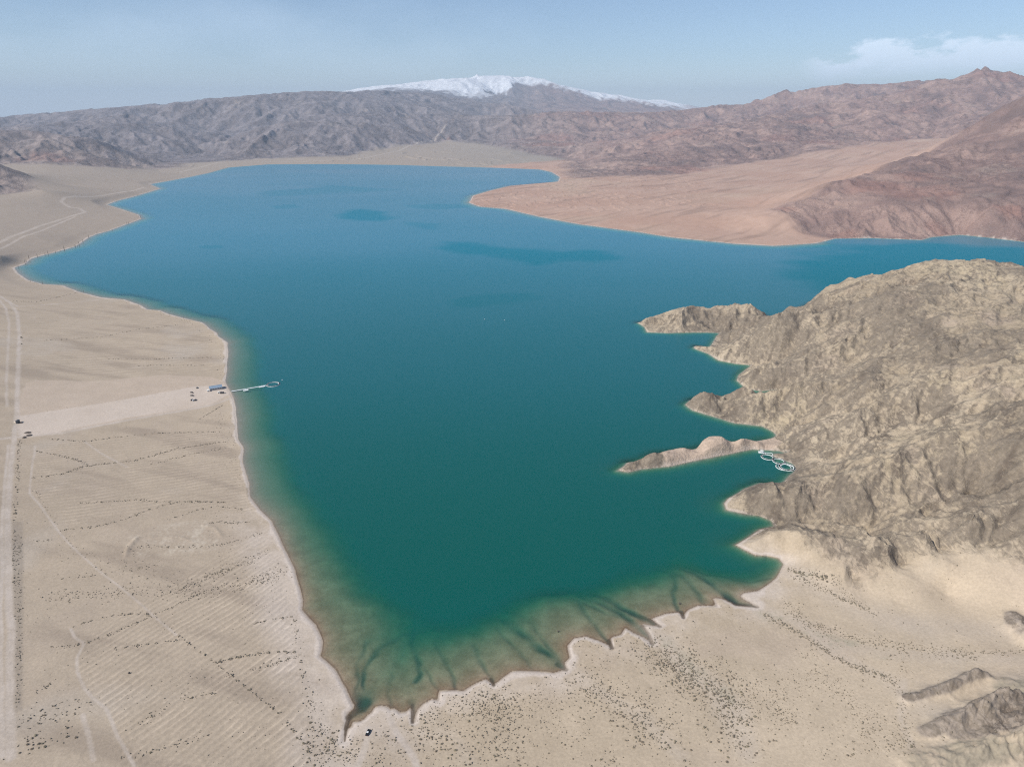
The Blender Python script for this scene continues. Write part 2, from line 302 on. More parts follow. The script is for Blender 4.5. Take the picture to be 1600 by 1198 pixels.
def grad(z):
    gr = np.zeros_like(z); gt = np.zeros_like(z)
    gr[1:-1] = (z[2:] - z[:-2]) / (rr[2:] - rr[:-2])[:, None]
    gt[:, 1:-1] = (z[:, 2:] - z[:, :-2]) / (th[2:] - th[:-2])[None, :] / r2[:, 1:-1]
    s, c = np.sin(t2), np.cos(t2)
    return (gr * s + gt * c).astype(F32), (gr * c - gt * s).astype(F32)
def smooth(z, k):
    for _ in range(k):
        z[1:-1] = (z[2:] + 2 * z[1:-1] + z[:-2]) * .25; z[:, 1:-1] = (z[:, 2:] + 2 * z[:, 1:-1] + z[:, :-2]) * .25
    return z
PEN = P2([(1040,745),(1030,706),(1060,690),(1100,668),(1170,668),(1222,690),(1215,703),(1180,708),(1100,724),(1050,740)])
pen = on_grid(lambda x, y, r, t: sdf(x, y, PEN), 2); pen = sstep(-3, 4, pen)
calm = (1 - .9 * pen) * (1 - rHead * (1 - sstep(0, 26, -sd)) * .75)
gx, gy = grad(smooth(h.copy(), 6))
sl0 = np.sqrt(gx * gx + gy * gy) + 1e-6
# gullies that run down the slope and branch: stacked directional waves, each octave steered by the last
ero = np.zeros_like(h); valley = np.zeros_like(h)
Gx, Gy = gx.copy(), gy.copy()
amp_l = {1600: .06, 800: .065, 400: .085, 200: .105, 100: .11, 50: .115, 25: .12, 12: .12, 6: .10, 3: .06}
mrug = (rug > 0.01) | (sl0 > .02)
for o, (lam, am) in enumerate(amp_l.items()):
    wt = np.clip((lam / (PIX * np.where(r2 > 12000, 6.0, np.where(r2 < 1500, 3.0, 4.0)))) - .6, 0, 1) * np.where(r2 > 5200, sstep(.2, .1, lam / r2), np.where(r2 < 1500, sstep(.15, .07, lam / r2), sstep(.13, .06, lam / r2)))
    sel = (wt > 0.01) & mrug
    idx = np.nonzero(sel.ravel())[0]
    if len(idx) == 0: continue
    x = X.ravel()[idx] / lam; y = Y.ravel()[idx] / lam; ax = Gx.ravel()[idx]; ay = Gy.ravel()[idx]
    m = np.sqrt(ax * ax + ay * ay) + 1e-6; k = np.minimum(1, m / .12) / m
    dx = (ay * k).astype(F32); dy = (-ax * k).astype(F32)
    ix = np.floor(x); iy = np.floor(y); fx = (x - ix).astype(F32); fy = (y - iy).astype(F32)
    va = np.zeros(len(idx), F32); vs = np.zeros(len(idx), F32); ws = np.zeros(len(idx), F32)
    for i in (-1, 0, 1, 2):
        for j in (-1, 0, 1, 2):
            hh = hash2(ix + i, iy + j, 77 + o)
            px_ = fx - i + (hh & 1023).astype(F32) / 1024 * .7 - .35; py_ = fy - j + ((hh >> 10) & 1023).astype(F32) / 1024 * .7 - .35
            ww = np.exp(-(px_ * px_ + py_ * py_) * 2); mg = (px_ * dx + py_ * dy) * F32(2 * math.pi * .8)
            va += np.cos(mg) * ww; vs += -np.sin(mg) * ww; ws += ww
    va /= ws; vs /= ws; va = 1 - 2 * np.sqrt(np.clip((1 - va) / 2, 0, 1)); va = .18 + .9 * va
    wr = wt.ravel()[idx]
    ero.ravel()[idx] += va * F32(am * lam) * wr
    if lam <= r2.max(): valley.ravel()[idx] += va * wr * (0.5 + .5 * (lam < 300))
    s = vs * F32(am * 2 * math.pi * .8) * wr
    Gx.ravel()[idx] += s * dx; Gy.ravel()[idx] += s * dy
steep = np.clip(sl0 / .22, .12, 1.35)
fanw = np.clip(1 - rug, 0, 1) * sstep(1800, 2600, r2)
h = h + calm * (1 - rHead * (1 - sstep(5, 60, head))) * ero * (rug * steep * (1 + .05 * rHead) * (1 - .1 * sstep(12000, 15000, r2)) + fanw * .07)
# crags: fine ridged rock in patches
crag_m = sstep(-.10, .28, fbm(X, Y, 150, 4, 41, .55, PIX * 2) + .35 * (sl0 - .25)) * rHead
crag_f = sstep(-.15, .3, fbm(X, Y, 700, 4, 43, .55, PIX * 2)) * rFar
# strata: rock ribs that strike to the north-east
sa = R(38); us = X * math.cos(sa) - Y * math.sin(sa); vs_ = X * math.sin(sa) + Y * math.cos(sa)
strata = fbm(us + wob * 1.5, vs_ * .22, 26, 5, 47, .6, PIX * 2, ridged=True)
ribs = fbm(us + wob * .8 + 10 * gnoise(X / 70, Y / 70, 59), vs_ * .30, 46, 3, 58, .45, PIX * 2, ridged=True); ribs = ribs * np.abs(ribs) ** .3
foot = sstep(0, 70, head)
h += calm * rHead * foot * (ribs - .2) * (4.5 + 2.5 * sstep(-.3, .4, fbm(X, Y, 160, 2, 60)))
h += calm * crag_m * (strata * 1.8 + fbm(X, Y, 9, 3, 49, .6, PIX * 1.6, ridged=True) * 1.3) + calm * rHead * fbm(us, vs_ * .5, 16, 4, 57, .6, PIX * 1.6, ridged=True) * .9
h += crag_f * fbm(X, Y, 120, 4, 51, .6, PIX * 2, ridged=True) * 7 * np.clip(r2 / 5000, .3, 1.2)

# single outcrops in the lower right corner
def ridge(pts, hs, wd, f=G, rocky_=True):
    global h
    P = [f(p[0], p[1], 12 if p[0] > 1400 else 5)[:2] for p in pts]; cx = np.mean([p[0] for p in P]); cy = np.mean([p[1] for p in P])
    m = (np.abs(X - cx) < 120 + wd * 4) & (np.abs(Y - cy) < 120 + wd * 4); i = np.nonzero(m.ravel())[0]
    x, y = X.ravel()[i], Y.ravel()[i]
    d, hw = seg_dist(x, y, P, False, hs)
    d = d * (1 + .35 * fbm(x, y, 14, 3, 61)); g = np.exp(-(d / wd) ** 2) * (1 + .5 * fbm(x, y, 13, 4, 65, .6))
    dh = hw * g * (1 + .45 * fbm(x, y, 9, 4, 63, .6, ridged=True))
    h.ravel()[i] += dh; outc.ravel()[i] = np.maximum(outc.ravel()[i], sstep(.25, .6, g) * rocky_)
outc = np.zeros_like(h)
ridge([(1418,1094),(1445,1089),(1475,1082),(1505,1069),(1522,1064),(1536,1063)], [2.5,3.5,4,5.5,6,3], 4.2)
ridge([(1445,1152),(1485,1141),(1520,1127),(1556,1112),(1580,1112)], [2,4,6,8,6], 5.5)
ridge([(1500,1150),(1540,1145),(1600,1140),(1680,1140)], [3,6,8,9], 13)
ridge([(1584,965),(1592,985),(1610,1000),(1660,1010)], [4,7,9,9], 7)
outs = outc.copy()
ridge([(1440,1205),(1520,1192),(1600,1180),(1700,1180)], [3,5,7,7], 9)
ridge([(1570,1085),(1600,1090),(1660,1095)], [3,4,4], 10)
scrub = outc - outs; outc = outs
# spoil heaps on the left plain and by the washes
ridge([(212,842),(200,856),(196,868)], [.9,.8,.4], 2.0, G, False); ridge([(318,816),(335,820),(345,832)], [.3,.5,.3], 2.2, G, False); ridge([(235,838),(280,836),(300,842)], [.3,.4,.3], 1.6, G, False)

# ------------------------------------------------------------------ shore: bank above, shelf below
steepshore = np.clip(sstep(-60, 10, head) * .9 + sstep(-60, 10, red) + .15 * sstep(4500, 6000, r2), 0, 1)
dl = np.maximum(-sd, 0)
wsh = sstep(0, 1, dl / (5 + r2 * .008 * (1 - rHead) + 28 * (1 - rug)))
bank = 0.04 * dl + (.55 * sstep(0, 4, dl)) * (1 - steepshore) + .25 * dl * steepshore
land = np.maximum(h, .25 + .01 * dl) * wsh + np.minimum(bank, np.maximum(h, .4) + bank * .2) * (1 - wsh)
land = np.maximum(land, .02 + .03 * dl * np.exp(-dl / 60))
dw = np.maximum(sd, 0)
CHAN = [([(1018,1003),(1008,985),(985,968),(960,952),(930,935),(905,920)],2.2,1.6),([(1029,978),(1000,962),(965,945),(935,925),(900,910)],2.4,1.7),([(956,1010),(945,995),(925,970),(910,950),(905,930)],1.6,1.0),([(984,966),(950,958),(925,945),(900,930),(880,912)],1.3,.8),([(884,1044),(870,1030),(845,1012),(830,1000),(800,975),(790,960)],2.6,1.3),
([(571,1096),(570,1085)],4.6,2.6),([(570,1085),(568,1070),(566,1056),(575,1035),(590,1015),(605,1000),(630,985),(660,975)],1.7,1.3),([(646,1125),(645,1108),(643,1094)],1.2,1.0),([(650,1063),(657,1050),(656,1035),(650,1020),(645,1000),(648,975),(650,960)],1.7,1.4),([(1182,947),(1165,946),(1150,943),(1130,925),(1105,905),(1085,890),(1060,880)],2.6,1.6),([(1067,962),(1058,950),(1052,930),(1055,905),(1048,890)],1.6,1.2),([(772,1069),(765,1055),(750,1030),(740,1005)],1.5,.9),([(715,1079),(705,1050),(690,1020),(680,1000)],1.2,.7),([(612,1107),(606,1080),(612,1050)],1.2,.6),([(835,1047),(815,1020),(790,995),(775,975)],1.3,.7),([(688,1082),(676,1066),(665,1040)],1.0,.8),
([(1199,868),(1180,880),(1150,880),(1110,872)],1.8,.8),([(1205,900),(1180,905),(1150,900),(1120,885)],1.6,.8),([(1100,943),(1090,925),(1075,905),(1040,880),(1000,860)],1.8,1.0),([(880,1036),(850,1000),(835,975),(800,945)],1.4,.8),([(548,1100),(556,1085),(560,1060),(558,1035),(575,1000)],1.3,.8)]
ch = np.zeros_like(h)
mnear = (r2 < 640) & (sd > -12) & (np.abs(t2) < R(50)); inr = np.nonzero(mnear.ravel())[0]
xn, yn = X.ravel()[inr], Y.ravel()[inr]; cn = np.zeros(len(inr), F32)
wx = xn + gnoise(xn / 9, yn / 9, 5) * 1.6; wy = yn + gnoise(xn / 9, yn / 9, 6) * 1.6
for pts, wd, dp in CHAN:
    d, s = seg_dist(wx, wy, P2(pts), False, list(np.linspace(1, .55, len(pts))))
    cn = np.maximum(cn, .55 * dp * s * (.55 + .9 * np.clip(gnoise(xn / 16, yn / 16, 9) + .4, 0, 1)) * np.exp(-(d / (wd * (1.15 - .0 * s) * (1.6 - .6 * s))) ** 2))
ch.ravel()[inr] = cn
slope_w = .036 + .60 * steepshore + .05 * sstep(400, 620, r2 - X * .25) * (1 - steepshore)
bedn = fbm(X, Y, 70, 5, 71, .55, PIX * 2) * .9 + fbm(X * .35 + Y * .9, (Y * .35 - X * .9) * .25, 22, 3, 73, .5, PIX * 2) * .25
depth = np.minimum((slope_w * dw + (np.maximum(dw - 26, 0) / (24 - 12 * sstep(360, 480, r2))) ** 2) * (1 + bedn * sstep(4, 60, dw) * .7), 45) + .55 * (1 - np.exp(-dw / 5)) * 0.5 + ch * sstep(0, 6, dw) * .9
depth = np.maximum(depth, .002 * dw + .02)
Z = np.where(sd > 0, -depth, land).astype(F32)

# ------------------------------------------------------------------ colours of the ground, haze tint on the far left ranges
def c3(*v): return np.array(v, F32)
def lerp(a, b, t): return a + (b - a) * t[..., None]
mid = fbm(X, Y, 240, 5, 81, .55, PIX * 2); fine = fbm(X, Y, 22, 5, 83, .6, PIX * 1.5); tiny = fbm(X, Y, 3.2, 2, 85, .7, PIX * 1.3)
one = np.ones(X.shape + (3,), F32)
sand = lerp(one * c3(.435, .352, .255), one * c3(.51, .415, .305), sstep(-.5, .5, mid + .5 * fine))
pink = sstep(.0, .5, fbm(X, Y, 70, 4, 87, .5, PIX * 2))
sand = lerp(sand, one * c3(.43, .345, .27), pink * .4)
streak = fbm((X * .25 + Y * .97) , (Y * .25 - X * .97) * .18, 30, 4, 89, .55, PIX * 2)
plainL = sstep(40, -40, X + 60 - (Y - 300) * -.55) * sstep(60, 20, sd + 40) * (r2 < 6000)
sand = lerp(sand, one * c3(.39, .32, .25), .55 * plainL); sand = lerp(sand, one * c3(.30, .24, .185), sstep(-.05, .45, streak + .3 * mid) * .6 * plainL)
greyw = sstep(.15, .5, fbm(X, Y, 120, 4, 91, .5, PIX * 2)) * .5
sand = lerp(sand, one * c3(.445, .385, .32), greyw)
# headland: buff sediment and grey-brown rock
buff = lerp(one * c3(.355, .285, .20), one * c3(.45, .368, .265), sstep(-.4, .4, mid + .4 * fine))
rose = sstep(.12, .5, fbm(X, Y, 60, 4, 93, .5, PIX * 2)); buff = lerp(buff, one * c3(.37, .29, .235), rose * .4)
rock = lerp(one * c3(.11, .086, .068), one * c3(.22, .18, .138), sstep(-.5, .6, strata + .5 * fine))
Zs = smooth(Z.copy(), 1); gxx, gyy = grad(Zs); slope = np.sqrt(gxx ** 2 + gyy ** 2)
rn = fbm(us * 1.0, vs_ * .35, 11, 4, 53, .7, PIX * 1.4, ridged=True); rn2 = fbm(X, Y, 7, 3, 55, .7, PIX * 1.4, ridged=True)
rk = np.clip(crag_m * sstep(-.35, .35, strata * .5 + fine * .6 + rn * .5 + .4 * (slope - .35)) + .5 * sstep(.4, .9, slope) * rHead, 0, 1)
rk = np.clip(rk + .55 * sstep(.25, .75, rn * .6 + rn2 * .5 + .3 * mid) * rHead, 0, 1)
rk = np.clip(rk + .35 * sstep(.1, .6, -valley * .35 + fine * .4 - .1) * rHead, 0, 1)
rk = rk * (1 - .8 * pen); hd = lerp(buff, rock, rk * .35) * (1 + .10 * rn2 + .08 * rn)[..., None]; hd = lerp(hd, one * c3(.50, .385, .30), pen * .85)
yel = sstep(.1, .4, fbm(X, Y, 130, 4, 94, .5, PIX * 2)); hd = lerp(hd, one * c3(.46, .375, .25), yel * (1 - rk) * .6 * (1 - pen))
hd = lerp(hd, one * c3(.43, .35, .275), sstep(.25, .02, Z / 14) * .0 * rHead)
col = lerp(sand, hd, rHead)
col = lerp(col, one * c3(.20, .17, .155), outc * .6)
col = lerp(col, one * c3(.27, .235, .175), np.clip(scrub, 0, 1) * sstep(-.6, .3, fine + tiny * .5) * .8)
# far country
fx1 = fbm(X, Y, 1500, 5, 95, .55, PIX * 2); fx2 = fbm(X, Y, 260, 5, 97, .6, PIX * 1.5)
far = lerp(one * c3(.225, .18, .165), one * c3(.32, .255, .225), sstep(-.5, .5, fx2 + .4 * fx1))
far = lerp(far, lerp(one * c3(.165, .15, .16), one * c3(.25, .22, .225), sstep(-.5, .5, fx2 + .4 * fx1)), sstep(5600, 6600, r2 + 500 * fx1) * sstep(1500, -1500, X) * .85)  # farther ranges darker blue-grey: haze between ridges put into their colour
rightness = sstep(-800, 1200, X - 0.02 * Y)
far = lerp(far, lerp(one * c3(.25, .16, .14), one * c3(.36, .25, .205), sstep(-.5, .5, fx2)), rightness)
fx3 = fbm(X, Y, 90, 4, 98, .7, PIX * 1.3, ridged=True)
far = lerp(far, one * c3(.13, .10, .09), sstep(-.1, .45, -fx2 * .8 + .35 * fx1 + fx3 * .35 - .1) * .6) * (1 + .18 * fx3)[..., None]
redp = sstep(.22, .42, fbm(X, Y, 700, 4, 99, .5, PIX * 2)) * rightness
REDS = [Q(1375,300,2650),Q(1440,310,2500),Q(1430,290,2800),Q(1320,365,2150),Q(1230,325,2420),Q(1215,345,2280),Q(880,225,7500),Q(840,222,7600),Q(70,250,4600),Q(1580,330,2200),Q(920,262,5900),Q(1470,340,2200),Q(860,205,8200),Q(700,212,8300)]
rs = [150,170,140,60,50,40,260,220,200,70,120,60,300,200]
for p, q in zip(REDS, rs):
    redp = np.maximum(redp, sstep(1, .45, np.hypot(X - p[0], Y - p[1]) / q + .45 * fx2))
far = lerp(far, one * c3(.335, .175, .135), redp * .42)
pale = sstep(.25, .5, fbm(X, Y, 380, 5, 101, .6, PIX * 1.5)) ; far = lerp(far, one * c3(.40, .33, .27), pale * .35)
rkf = np.clip(.35 + .55 * crag_f * sstep(-.3, .4, fx2) + .35 * fx3 + .3 * fx1, 0, 1)
plainF = one * c3(.34, .29, .24)
fan = lerp(one * c3(.43, .28, .21), one * c3(.475, .325, .25), sstep(-.4, .4, fx2 + mid * .5))
fstreak = fbm((X * .72 - Y * .69) , (X * .69 + Y * .72) * .14, 60, 5, 103, .6, PIX * 1.5)
fan = lerp(fan, one * c3(.29, .195, .15), sstep(.0, .4, fstreak + .3 * fx2) * .6); fan = fan * (1 + .14 * fbm(X, Y, 30, 4, 104, .65, PIX * 1.4))[..., None]
fan = lerp(fan, one * c3(.50, .38, .28), sstep(.1, .5, fbm(X, Y, 600, 3, 105, .5)) * .4)
fanm = sstep(1500, 1900, Y) * sstep(-500, -300, X - 0.0 * Y) * (Y < 7800) * sstep(-260, -60, X * .0 + (5000 - Y) + (X + 300) * 1.2)
flatfar = lerp(plainF, fan, fanm)
flatfar = lerp(flatfar, one * c3(.37, .30, .235), sstep(200, -700, X + 300) * .7)
tfar = sstep(1500, 2300, r2)
col = lerp(col, lerp(flatfar, far, rFar), np.maximum(tfar, rFar * sstep(1400, 1900, r2)))
# how rocky (the material breaks it up finely) and the colour of that rock
rockc = lerp(rock * .95, lerp(one * c3(.135, .11, .105), one * c3(.17, .108, .096), rightness), rFar * sstep(1400, 1900, r2))
rocky = np.clip(rHead * (rk * .42 + .24 + .26 * rn + .30 * np.clip(ribs, -.5, 1)) * (1 - .85 * pen) * (1 - sstep(1400, 1900, r2)) + rFar * rkf * sstep(1400, 1900, r2) * .8, 0, 1)
rocky = np.clip(np.maximum(rocky, outc * .72), 0, 1) * (sd < 0)
# snow
snl = np.interp((X * 20000 / np.maximum(Y, 1)).ravel(), [-4600, -3420, -2390, -1800, -1110, -300, -100, 150, 700, 1030, 1280, 1800, 2380, 2890, 3660, 4500], [880, 930, 980, 910, 830, 830, 870, 1160, 1150, 1110, 1030, 930, 800, 770, 660, 580]).reshape(X.shape).astype(F32) + fbm(X, Y, 2600, 4, 107, .55) * 60 + fbm(X, Y, 500, 4, 109, .6) * 80
snow = sstep(-50, 70, Z - snl - 700 * np.clip(slope - .40, 0, .5) - valley * 110) * (r2 > 12500)
col = lerp(col, one * c3(.86, .88, .92), snow); rocky = rocky * (1 - snow)
# pale dried silt along the water line
sw = np.maximum(1.6, 5.0 + 9 * fbm(X, Y, 34, 4, 111, .6)) * (1 - .6 * rHead); silt = sstep(sw, sw * .55, dl + .8 * fine) * (sd < 0)
wide = sstep(30, 5, dl - 14 * sstep(-20, -120, X) * (Y < 560)) * sstep(640, 480, Y) * sstep(-.3, .3, mid + fine * .5 + .1)
col = lerp(col, one * c3(.60, .52, .455), np.clip(silt * .75 * (1 - .35 * rHead), 0, 1) * (r2 < 5000))
col = lerp(col, one * c3(.55, .475, .41), wide * .6 * (sd < 0) * (1 - rHead))
wet = sstep(2.0, 0, dl) * (sd <= 0) * (1 - rHead * .6) * sstep(900, 500, r2)
col = lerp(col, one * c3(.30, .24, .19), wet * .8)
bed = lerp(one * c3(.27, .185, .12), one * c3(.40, .30, .21), sstep(-.5, .6, fbm(X, Y, 14, 4, 113, .6, PIX * 1.5)))
bed = lerp(bed, one * c3(.33, .29, .24), sstep(450, 700, r2))
bed = lerp(bed, one * c3(.035, .035, .035), np.clip(ch * .95, 0, .85))
edge = sstep(1.6 + 1.8 * fine, .3, dw) ; bed = lerp(bed, one * c3(.13, .085, .055), edge * .75 * sstep(700, 420, r2))
uw = sstep(-.0, .4, sd); col = lerp(col, bed, uw)

# cleared pad, tracks and furrows on the left plain
def poly_mask(pts, soft, near=900, f=G):
    P = P2(pts, f); cx = np.mean([p[0] for p in P]); cy = np.mean([p[1] for p in P]); rad = max(math.hypot(p[0] - cx, p[1] - cy) for p in P) + soft * 3
    i = np.nonzero((np.hypot(X - cx, Y - cy) < rad).ravel())[0]; m = np.zeros(X.size, F32)
    m[i] = sstep(-soft, soft, sdf(X.ravel()[i], Y.ravel()[i], P) + fine.ravel()[i] * soft * .8); return m.reshape(X.shape)
def track_mask(pts, wd, soft=.6, f=G, wig=0.0):
    P = P2(pts, f); x0, x1 = min(p[0] for p in P) - 4 * wd, max(p[0] for p in P) + 4 * wd; y0, y1 = min(p[1] for p in P) - 4 * wd, max(p[1] for p in P) + 4 * wd
    i = np.nonzero(((X > x0) & (X < x1) & (Y > y0) & (Y < y1)).ravel())[0]; m = np.zeros(X.size, F32)
    x, y = X.ravel()[i], Y.ravel()[i]
    if wig: x = x + gnoise(x / 25, y / 25, 8) * wig
    d = seg_dist(x, y, P); pw = np.maximum(wd, PIX.ravel()[i] * .8)
    m[i] = sstep(pw * (1 + soft), pw * (1 - soft), d); return m.reshape(X.shape)
pad_ = poly_mask([(44,612),(60,606),(150,602),(260,588),(330,590),(350,596),(362,612),(366,622),(330,634),(200,660),(90,686),(40,694),(30,690),(28,655)], 2.5)
pad_b = poly_mask([(30,663),(90,650),(200,628),(300,606),(350,601),(362,614),(330,633),(200,657),(90,684),(35,692)], 2.0)
col = lerp(col, one * c3(.50, .405, .32), pad_ * (.75 + .2 * fine)); col = lerp(col, one * c3(.56, .475, .40), pad_b * .85 * (1 - .5 * sstep(.0, .4, mid)))
ROADS = {'main': ([(22,1198),(20,1100),(22,1000),(16,900),(18,800),(22,720),(26,690),(30,660),(32,600),(34,540),(30,500),(18,482),(0,470)], 2.6),
 'b': ([(10,1198),(6,1000),(8,850),(13,760),(16,705)], 1.3), 'pad': ([(-120,716),(0,698),(40,692),(100,684),(200,661),(330,634),(362,622)], 2.8),
 'in': ([(36,694),(31,680),(29,664),(29,650)], 1.3), 'foot': ([(58,706),(52,760),(51,785),(70,807),(82,824),(98,845),(128,875),(170,910),(206,937),(240,967),(277,997)], .8),
 'foot2': ([(114,993),(120,1006),(135,1015),(122,1040),(124,1060),(134,1087),(150,1103),(168,1115),(178,1135),(186,1160),(205,1190),(214,1205)], 1.0),
 'n1': ([(5,474),(30,488),(60,484),(100,478),(150,470),(165,468)], 1.8), 'arc': ([(0,476),(12,492),(18,520),(17,560),(15,610),(15,650)], 1.6), 'w2': ([(134,1128),(142,1160),(150,1198)], 1.4),
 'car': ([(575,1139),(573,1156),(568,1175),(560,1200)], 2.0), 'tr2': ([(608,1118),(618,1140),(632,1162),(645,1185),(652,1205)], 2.0), 'k': ([(134,697),(160,715),(200,735)], 1.0)}
road = np.zeros_like(h)
for k_, (pts, wd) in ROADS.items():
    m = track_mask(pts, wd, wig=.8); road = np.maximum(road, m * (1 if k_ in ('main', 'pad', 'car', 'tr2', 'n1', 'b') else .8))
# farther roads, on sloping ground
RF = [([(-60,392,30),(0,376,28),(30,364,26),(60,352,23),(95,341,21),(122,332,20),(132,328,20),(124,323,20),(108,322,21),(96,318,22),(102,315,22),(130,311,20),(160,306,17),(200,299,12),(225,292,8)], 6), ([(-60,398,30),(0,383,28),(60,360,22),(118,336,19)], 4), ([(280,268,8),(340,254,6),(420,252,8),(480,253,4),(530,250,9),(570,246,18),(610,237,34),(660,226,60),(700,218,85)], 5)]
for pts, wd in RF: road = np.maximum(road, track_mask(pts, wd) * .85)
col = lerp(col, lerp(one * c3(.47, .40, .335), one * c3(.52, .45, .39), sstep(-.3, .3, fine)), road * .8 * (Z > 0))
for pts, wd in [([(538.5,1158),(539.5,1146)], .35), ([(539.5,1148),(541,1136)], .8), ([(541,1138),(543.5,1128),(548,1118)], 1.4), ([(546,1120),(556,1111),(566,1106)], 2.5), ([(646.5,1129),(646,1112),(645,1100)], 1.0), ([(1018,1006),(1014,992),(1004,978)], 1.5), ([(1030,979),(1015,968),(1000,960)], 1.5), ([(1184,948),(1165,945),(1148,944)], 1.6), ([(1068,965),(1065,955)], 1.6), ([(956,1013),(950,1000)], 1.6), ([(884,1046),(872,1036)], 1.8), ([(772,1071),(768,1060)], 1.2)]:
    m = track_mask(pts, wd, .4, wig=1.0); col = lerp(col, one * c3(.11, .08, .055), m * .85)
dist = poly_mask([(190,868),(205,845),(240,838),(250,828),(310,815),(330,822),(345,845),(340,862),(290,868),(230,875)], 4); col = lerp(col, one * c3(.52, .45, .36), dist * sstep(-.2, .5, fine + .6 * tiny) * .75)
strip = poly_mask([(24,830),(40,830),(40,1125),(18,1130)], 1.5); col = lerp(col, one * c3(.28, .235, .19), strip * .55 * (1 - road))
# dry washes and lighter silt fans on the sandy slope
for pts, wd, s in [([(1015,985),(1060,1030),(1100,1080),(1150,1130),(1158,1198)], 7, .5), ([(890,1045),(950,1095),(1010,1140),(1060,1198)], 5, .35), ([(1160,930),(1250,985),(1310,1040),(1390,1085),(1420,1120)], 5, .3), ([(1235,890),(1280,925),(1340,960),(1420,985),(1600,1010)], 12, .35), ([(1240,970),(1300,1020),(1400,1040),(1600,1060)], 6, .3), ([(1405,1085),(1408,1130),(1405,1200)], 2, .35), ([(660,1105),(700,1150),(740,1200)], 4, .25)]:
    m = track_mask(pts, wd, .9, wig=5); col = lerp(col, one * c3(.50, .425, .35), m * s * (1 - rug))
GW = [([(1030,1010),(1070,1040),(1100,1075),(1130,1100)], 8), ([(1200,955),(1240,985),(1290,1010)], 7), ([(1290,1010),(1330,1020),(1380,1040)], 5), ([(1330,885),(1290,900),(1250,905)], 4)]
for pts, wd in GW:
    m = track_mask(pts, wd, .9, wig=5); col = lerp(col, one * c3(.30, .275, .20), m * sstep(-.1, .5, fine + tiny * .4) * .6 * (1 - rug))
col *= (1 + .06 * fine + .045 * tiny * (r2 < 2500))[..., None]
col = np.clip(col, .01, .95)
# furrow phase: parallel ploughing lines; two fields with their own direction
a0 = np.array(G(189,1159)[:2]); a1 = np.array(G(300,1075)[:2]); u1 = (a1 - a0) / np.linalg.norm(a1 - a0)
b0 = np.array(G(60,768)[:2]); b1 = np.array(G(330,722)[:2]); u2 = (b1 - b0) / np.linalg.norm(b1 - b0)
warp = gnoise(X / 60, Y / 60, 121) * 3
ph1 = (-u1[1] * X + u1[0] * Y + warp); ph2 = (-u2[1] * X + u2[0] * Y + warp)
f1 = poly_mask([(135,1015),(170,985),(230,945),(330,880),(410,835),(440,880),(455,960),(462,1030),(480,1110),(485,1210),(200,1210),(175,1120),(150,1095),(130,1060)], 3)
f2 = poly_mask([(60,700),(200,690),(345,672),(375,720),(385,770),(400,800),(300,800),(180,812),(110,830),(62,790)], 4)
f3 = poly_mask([(48,600),(50,500),(180,474),(300,510),(345,530),(345,580),(200,592)], 6)
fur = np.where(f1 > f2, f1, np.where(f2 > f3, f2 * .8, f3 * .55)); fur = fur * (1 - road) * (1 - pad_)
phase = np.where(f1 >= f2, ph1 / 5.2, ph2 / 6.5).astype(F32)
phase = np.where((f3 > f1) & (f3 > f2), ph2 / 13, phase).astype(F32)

# ------------------------------------------------------------------ meshes cut from the one height field
nfr, nft = NR - 1, NT
I = np.arange(NR * NT).reshape(NR, NT)
Inext = np.roll(I, -1, 1)
quads = np.stack([I[:-1], Inext[:-1], Inext[1:], I[1:]], -1).reshape(-1, 4)[:, ::-1][:, ::-1]    # closes the circle behind the drone
XYZ = np.stack([X, Y, Z], -1).reshape(-1, 3).astype(F32)
def fmean(a): a = a.ravel(); return (a[quads[:, 0]] + a[quads[:, 1]] + a[quads[:, 2]] + a[quads[:, 3]]) * .25
def mesh_from(name, q, attrs, mat, xyz=None):
    xyz = XYZ if xyz is None else xyz
    used = np.zeros(len(xyz), bool); used[q.ravel()] = True; remap = np.cumsum(used) - 1
    v = xyz[used]; q = remap[q].astype(np.int32)
    me = bpy.data.meshes.new(name); me.vertices.add(len(v)); me.vertices.foreach_set('co', v.ravel())
    me.loops.add(q.size); me.loops.foreach_set('vertex_index', q.ravel())
    me.polygons.add(len(q)); me.polygons.foreach_set('loop_start', np.arange(0, q.size, 4, dtype=np.int32))
    me.update(calc_edges=True)
    me.polygons.foreach_set('use_smooth', np.ones(len(q), bool))
    for an, typ, val in attrs:
        at = me.attributes.new(an, typ, 'POINT')
        if typ == 'FLOAT_COLOR':
            c = np.ones((len(v), 4), F32); c[:, :3] = val.reshape(-1, 3)[used]; at.data.foreach_set('color', c.ravel())
        else: at.data.foreach_set('value', val.ravel()[used].astype(F32))
    me.materials.append(mat); o = bpy.data.objects.new(name, me); COL.objects.link(o); return o
def struct(o, kind='structure'): o['kind'] = kind; return o

def new_mat(name):
    m = bpy.data.materials.new(name); m.use_nodes = True; t = m.node_tree; b = t.nodes['Principled BSDF']; return m, t, b
mg, t, b = new_mat('earth')
b.inputs['Specular IOR Level'].default_value = .12; b.inputs['Roughness'].default_value = .95
at = N(t, 'ShaderNodeAttribute', attribute_name='Col'); tco = N(t, 'ShaderNodeTexCoord')
na = N(t, 'ShaderNodeTexNoise'); na.inputs['Scale'].default_value = .55; na.inputs['Detail'].default_value = 6; na.inputs['Roughness'].default_value = .7; t.links.new(tco.outputs['Object'], na.inputs['Vector'])
nb = N(t, 'ShaderNodeTexNoise'); nb.inputs['Scale'].default_value = .09; nb.inputs['Detail'].default_value = 5; t.links.new(tco.outputs['Object'], nb.inputs['Vector'])
af = N(t, 'ShaderNodeAttribute', attribute_name='furrow'); ap = N(t, 'ShaderNodeAttribute', attribute_name='phase')
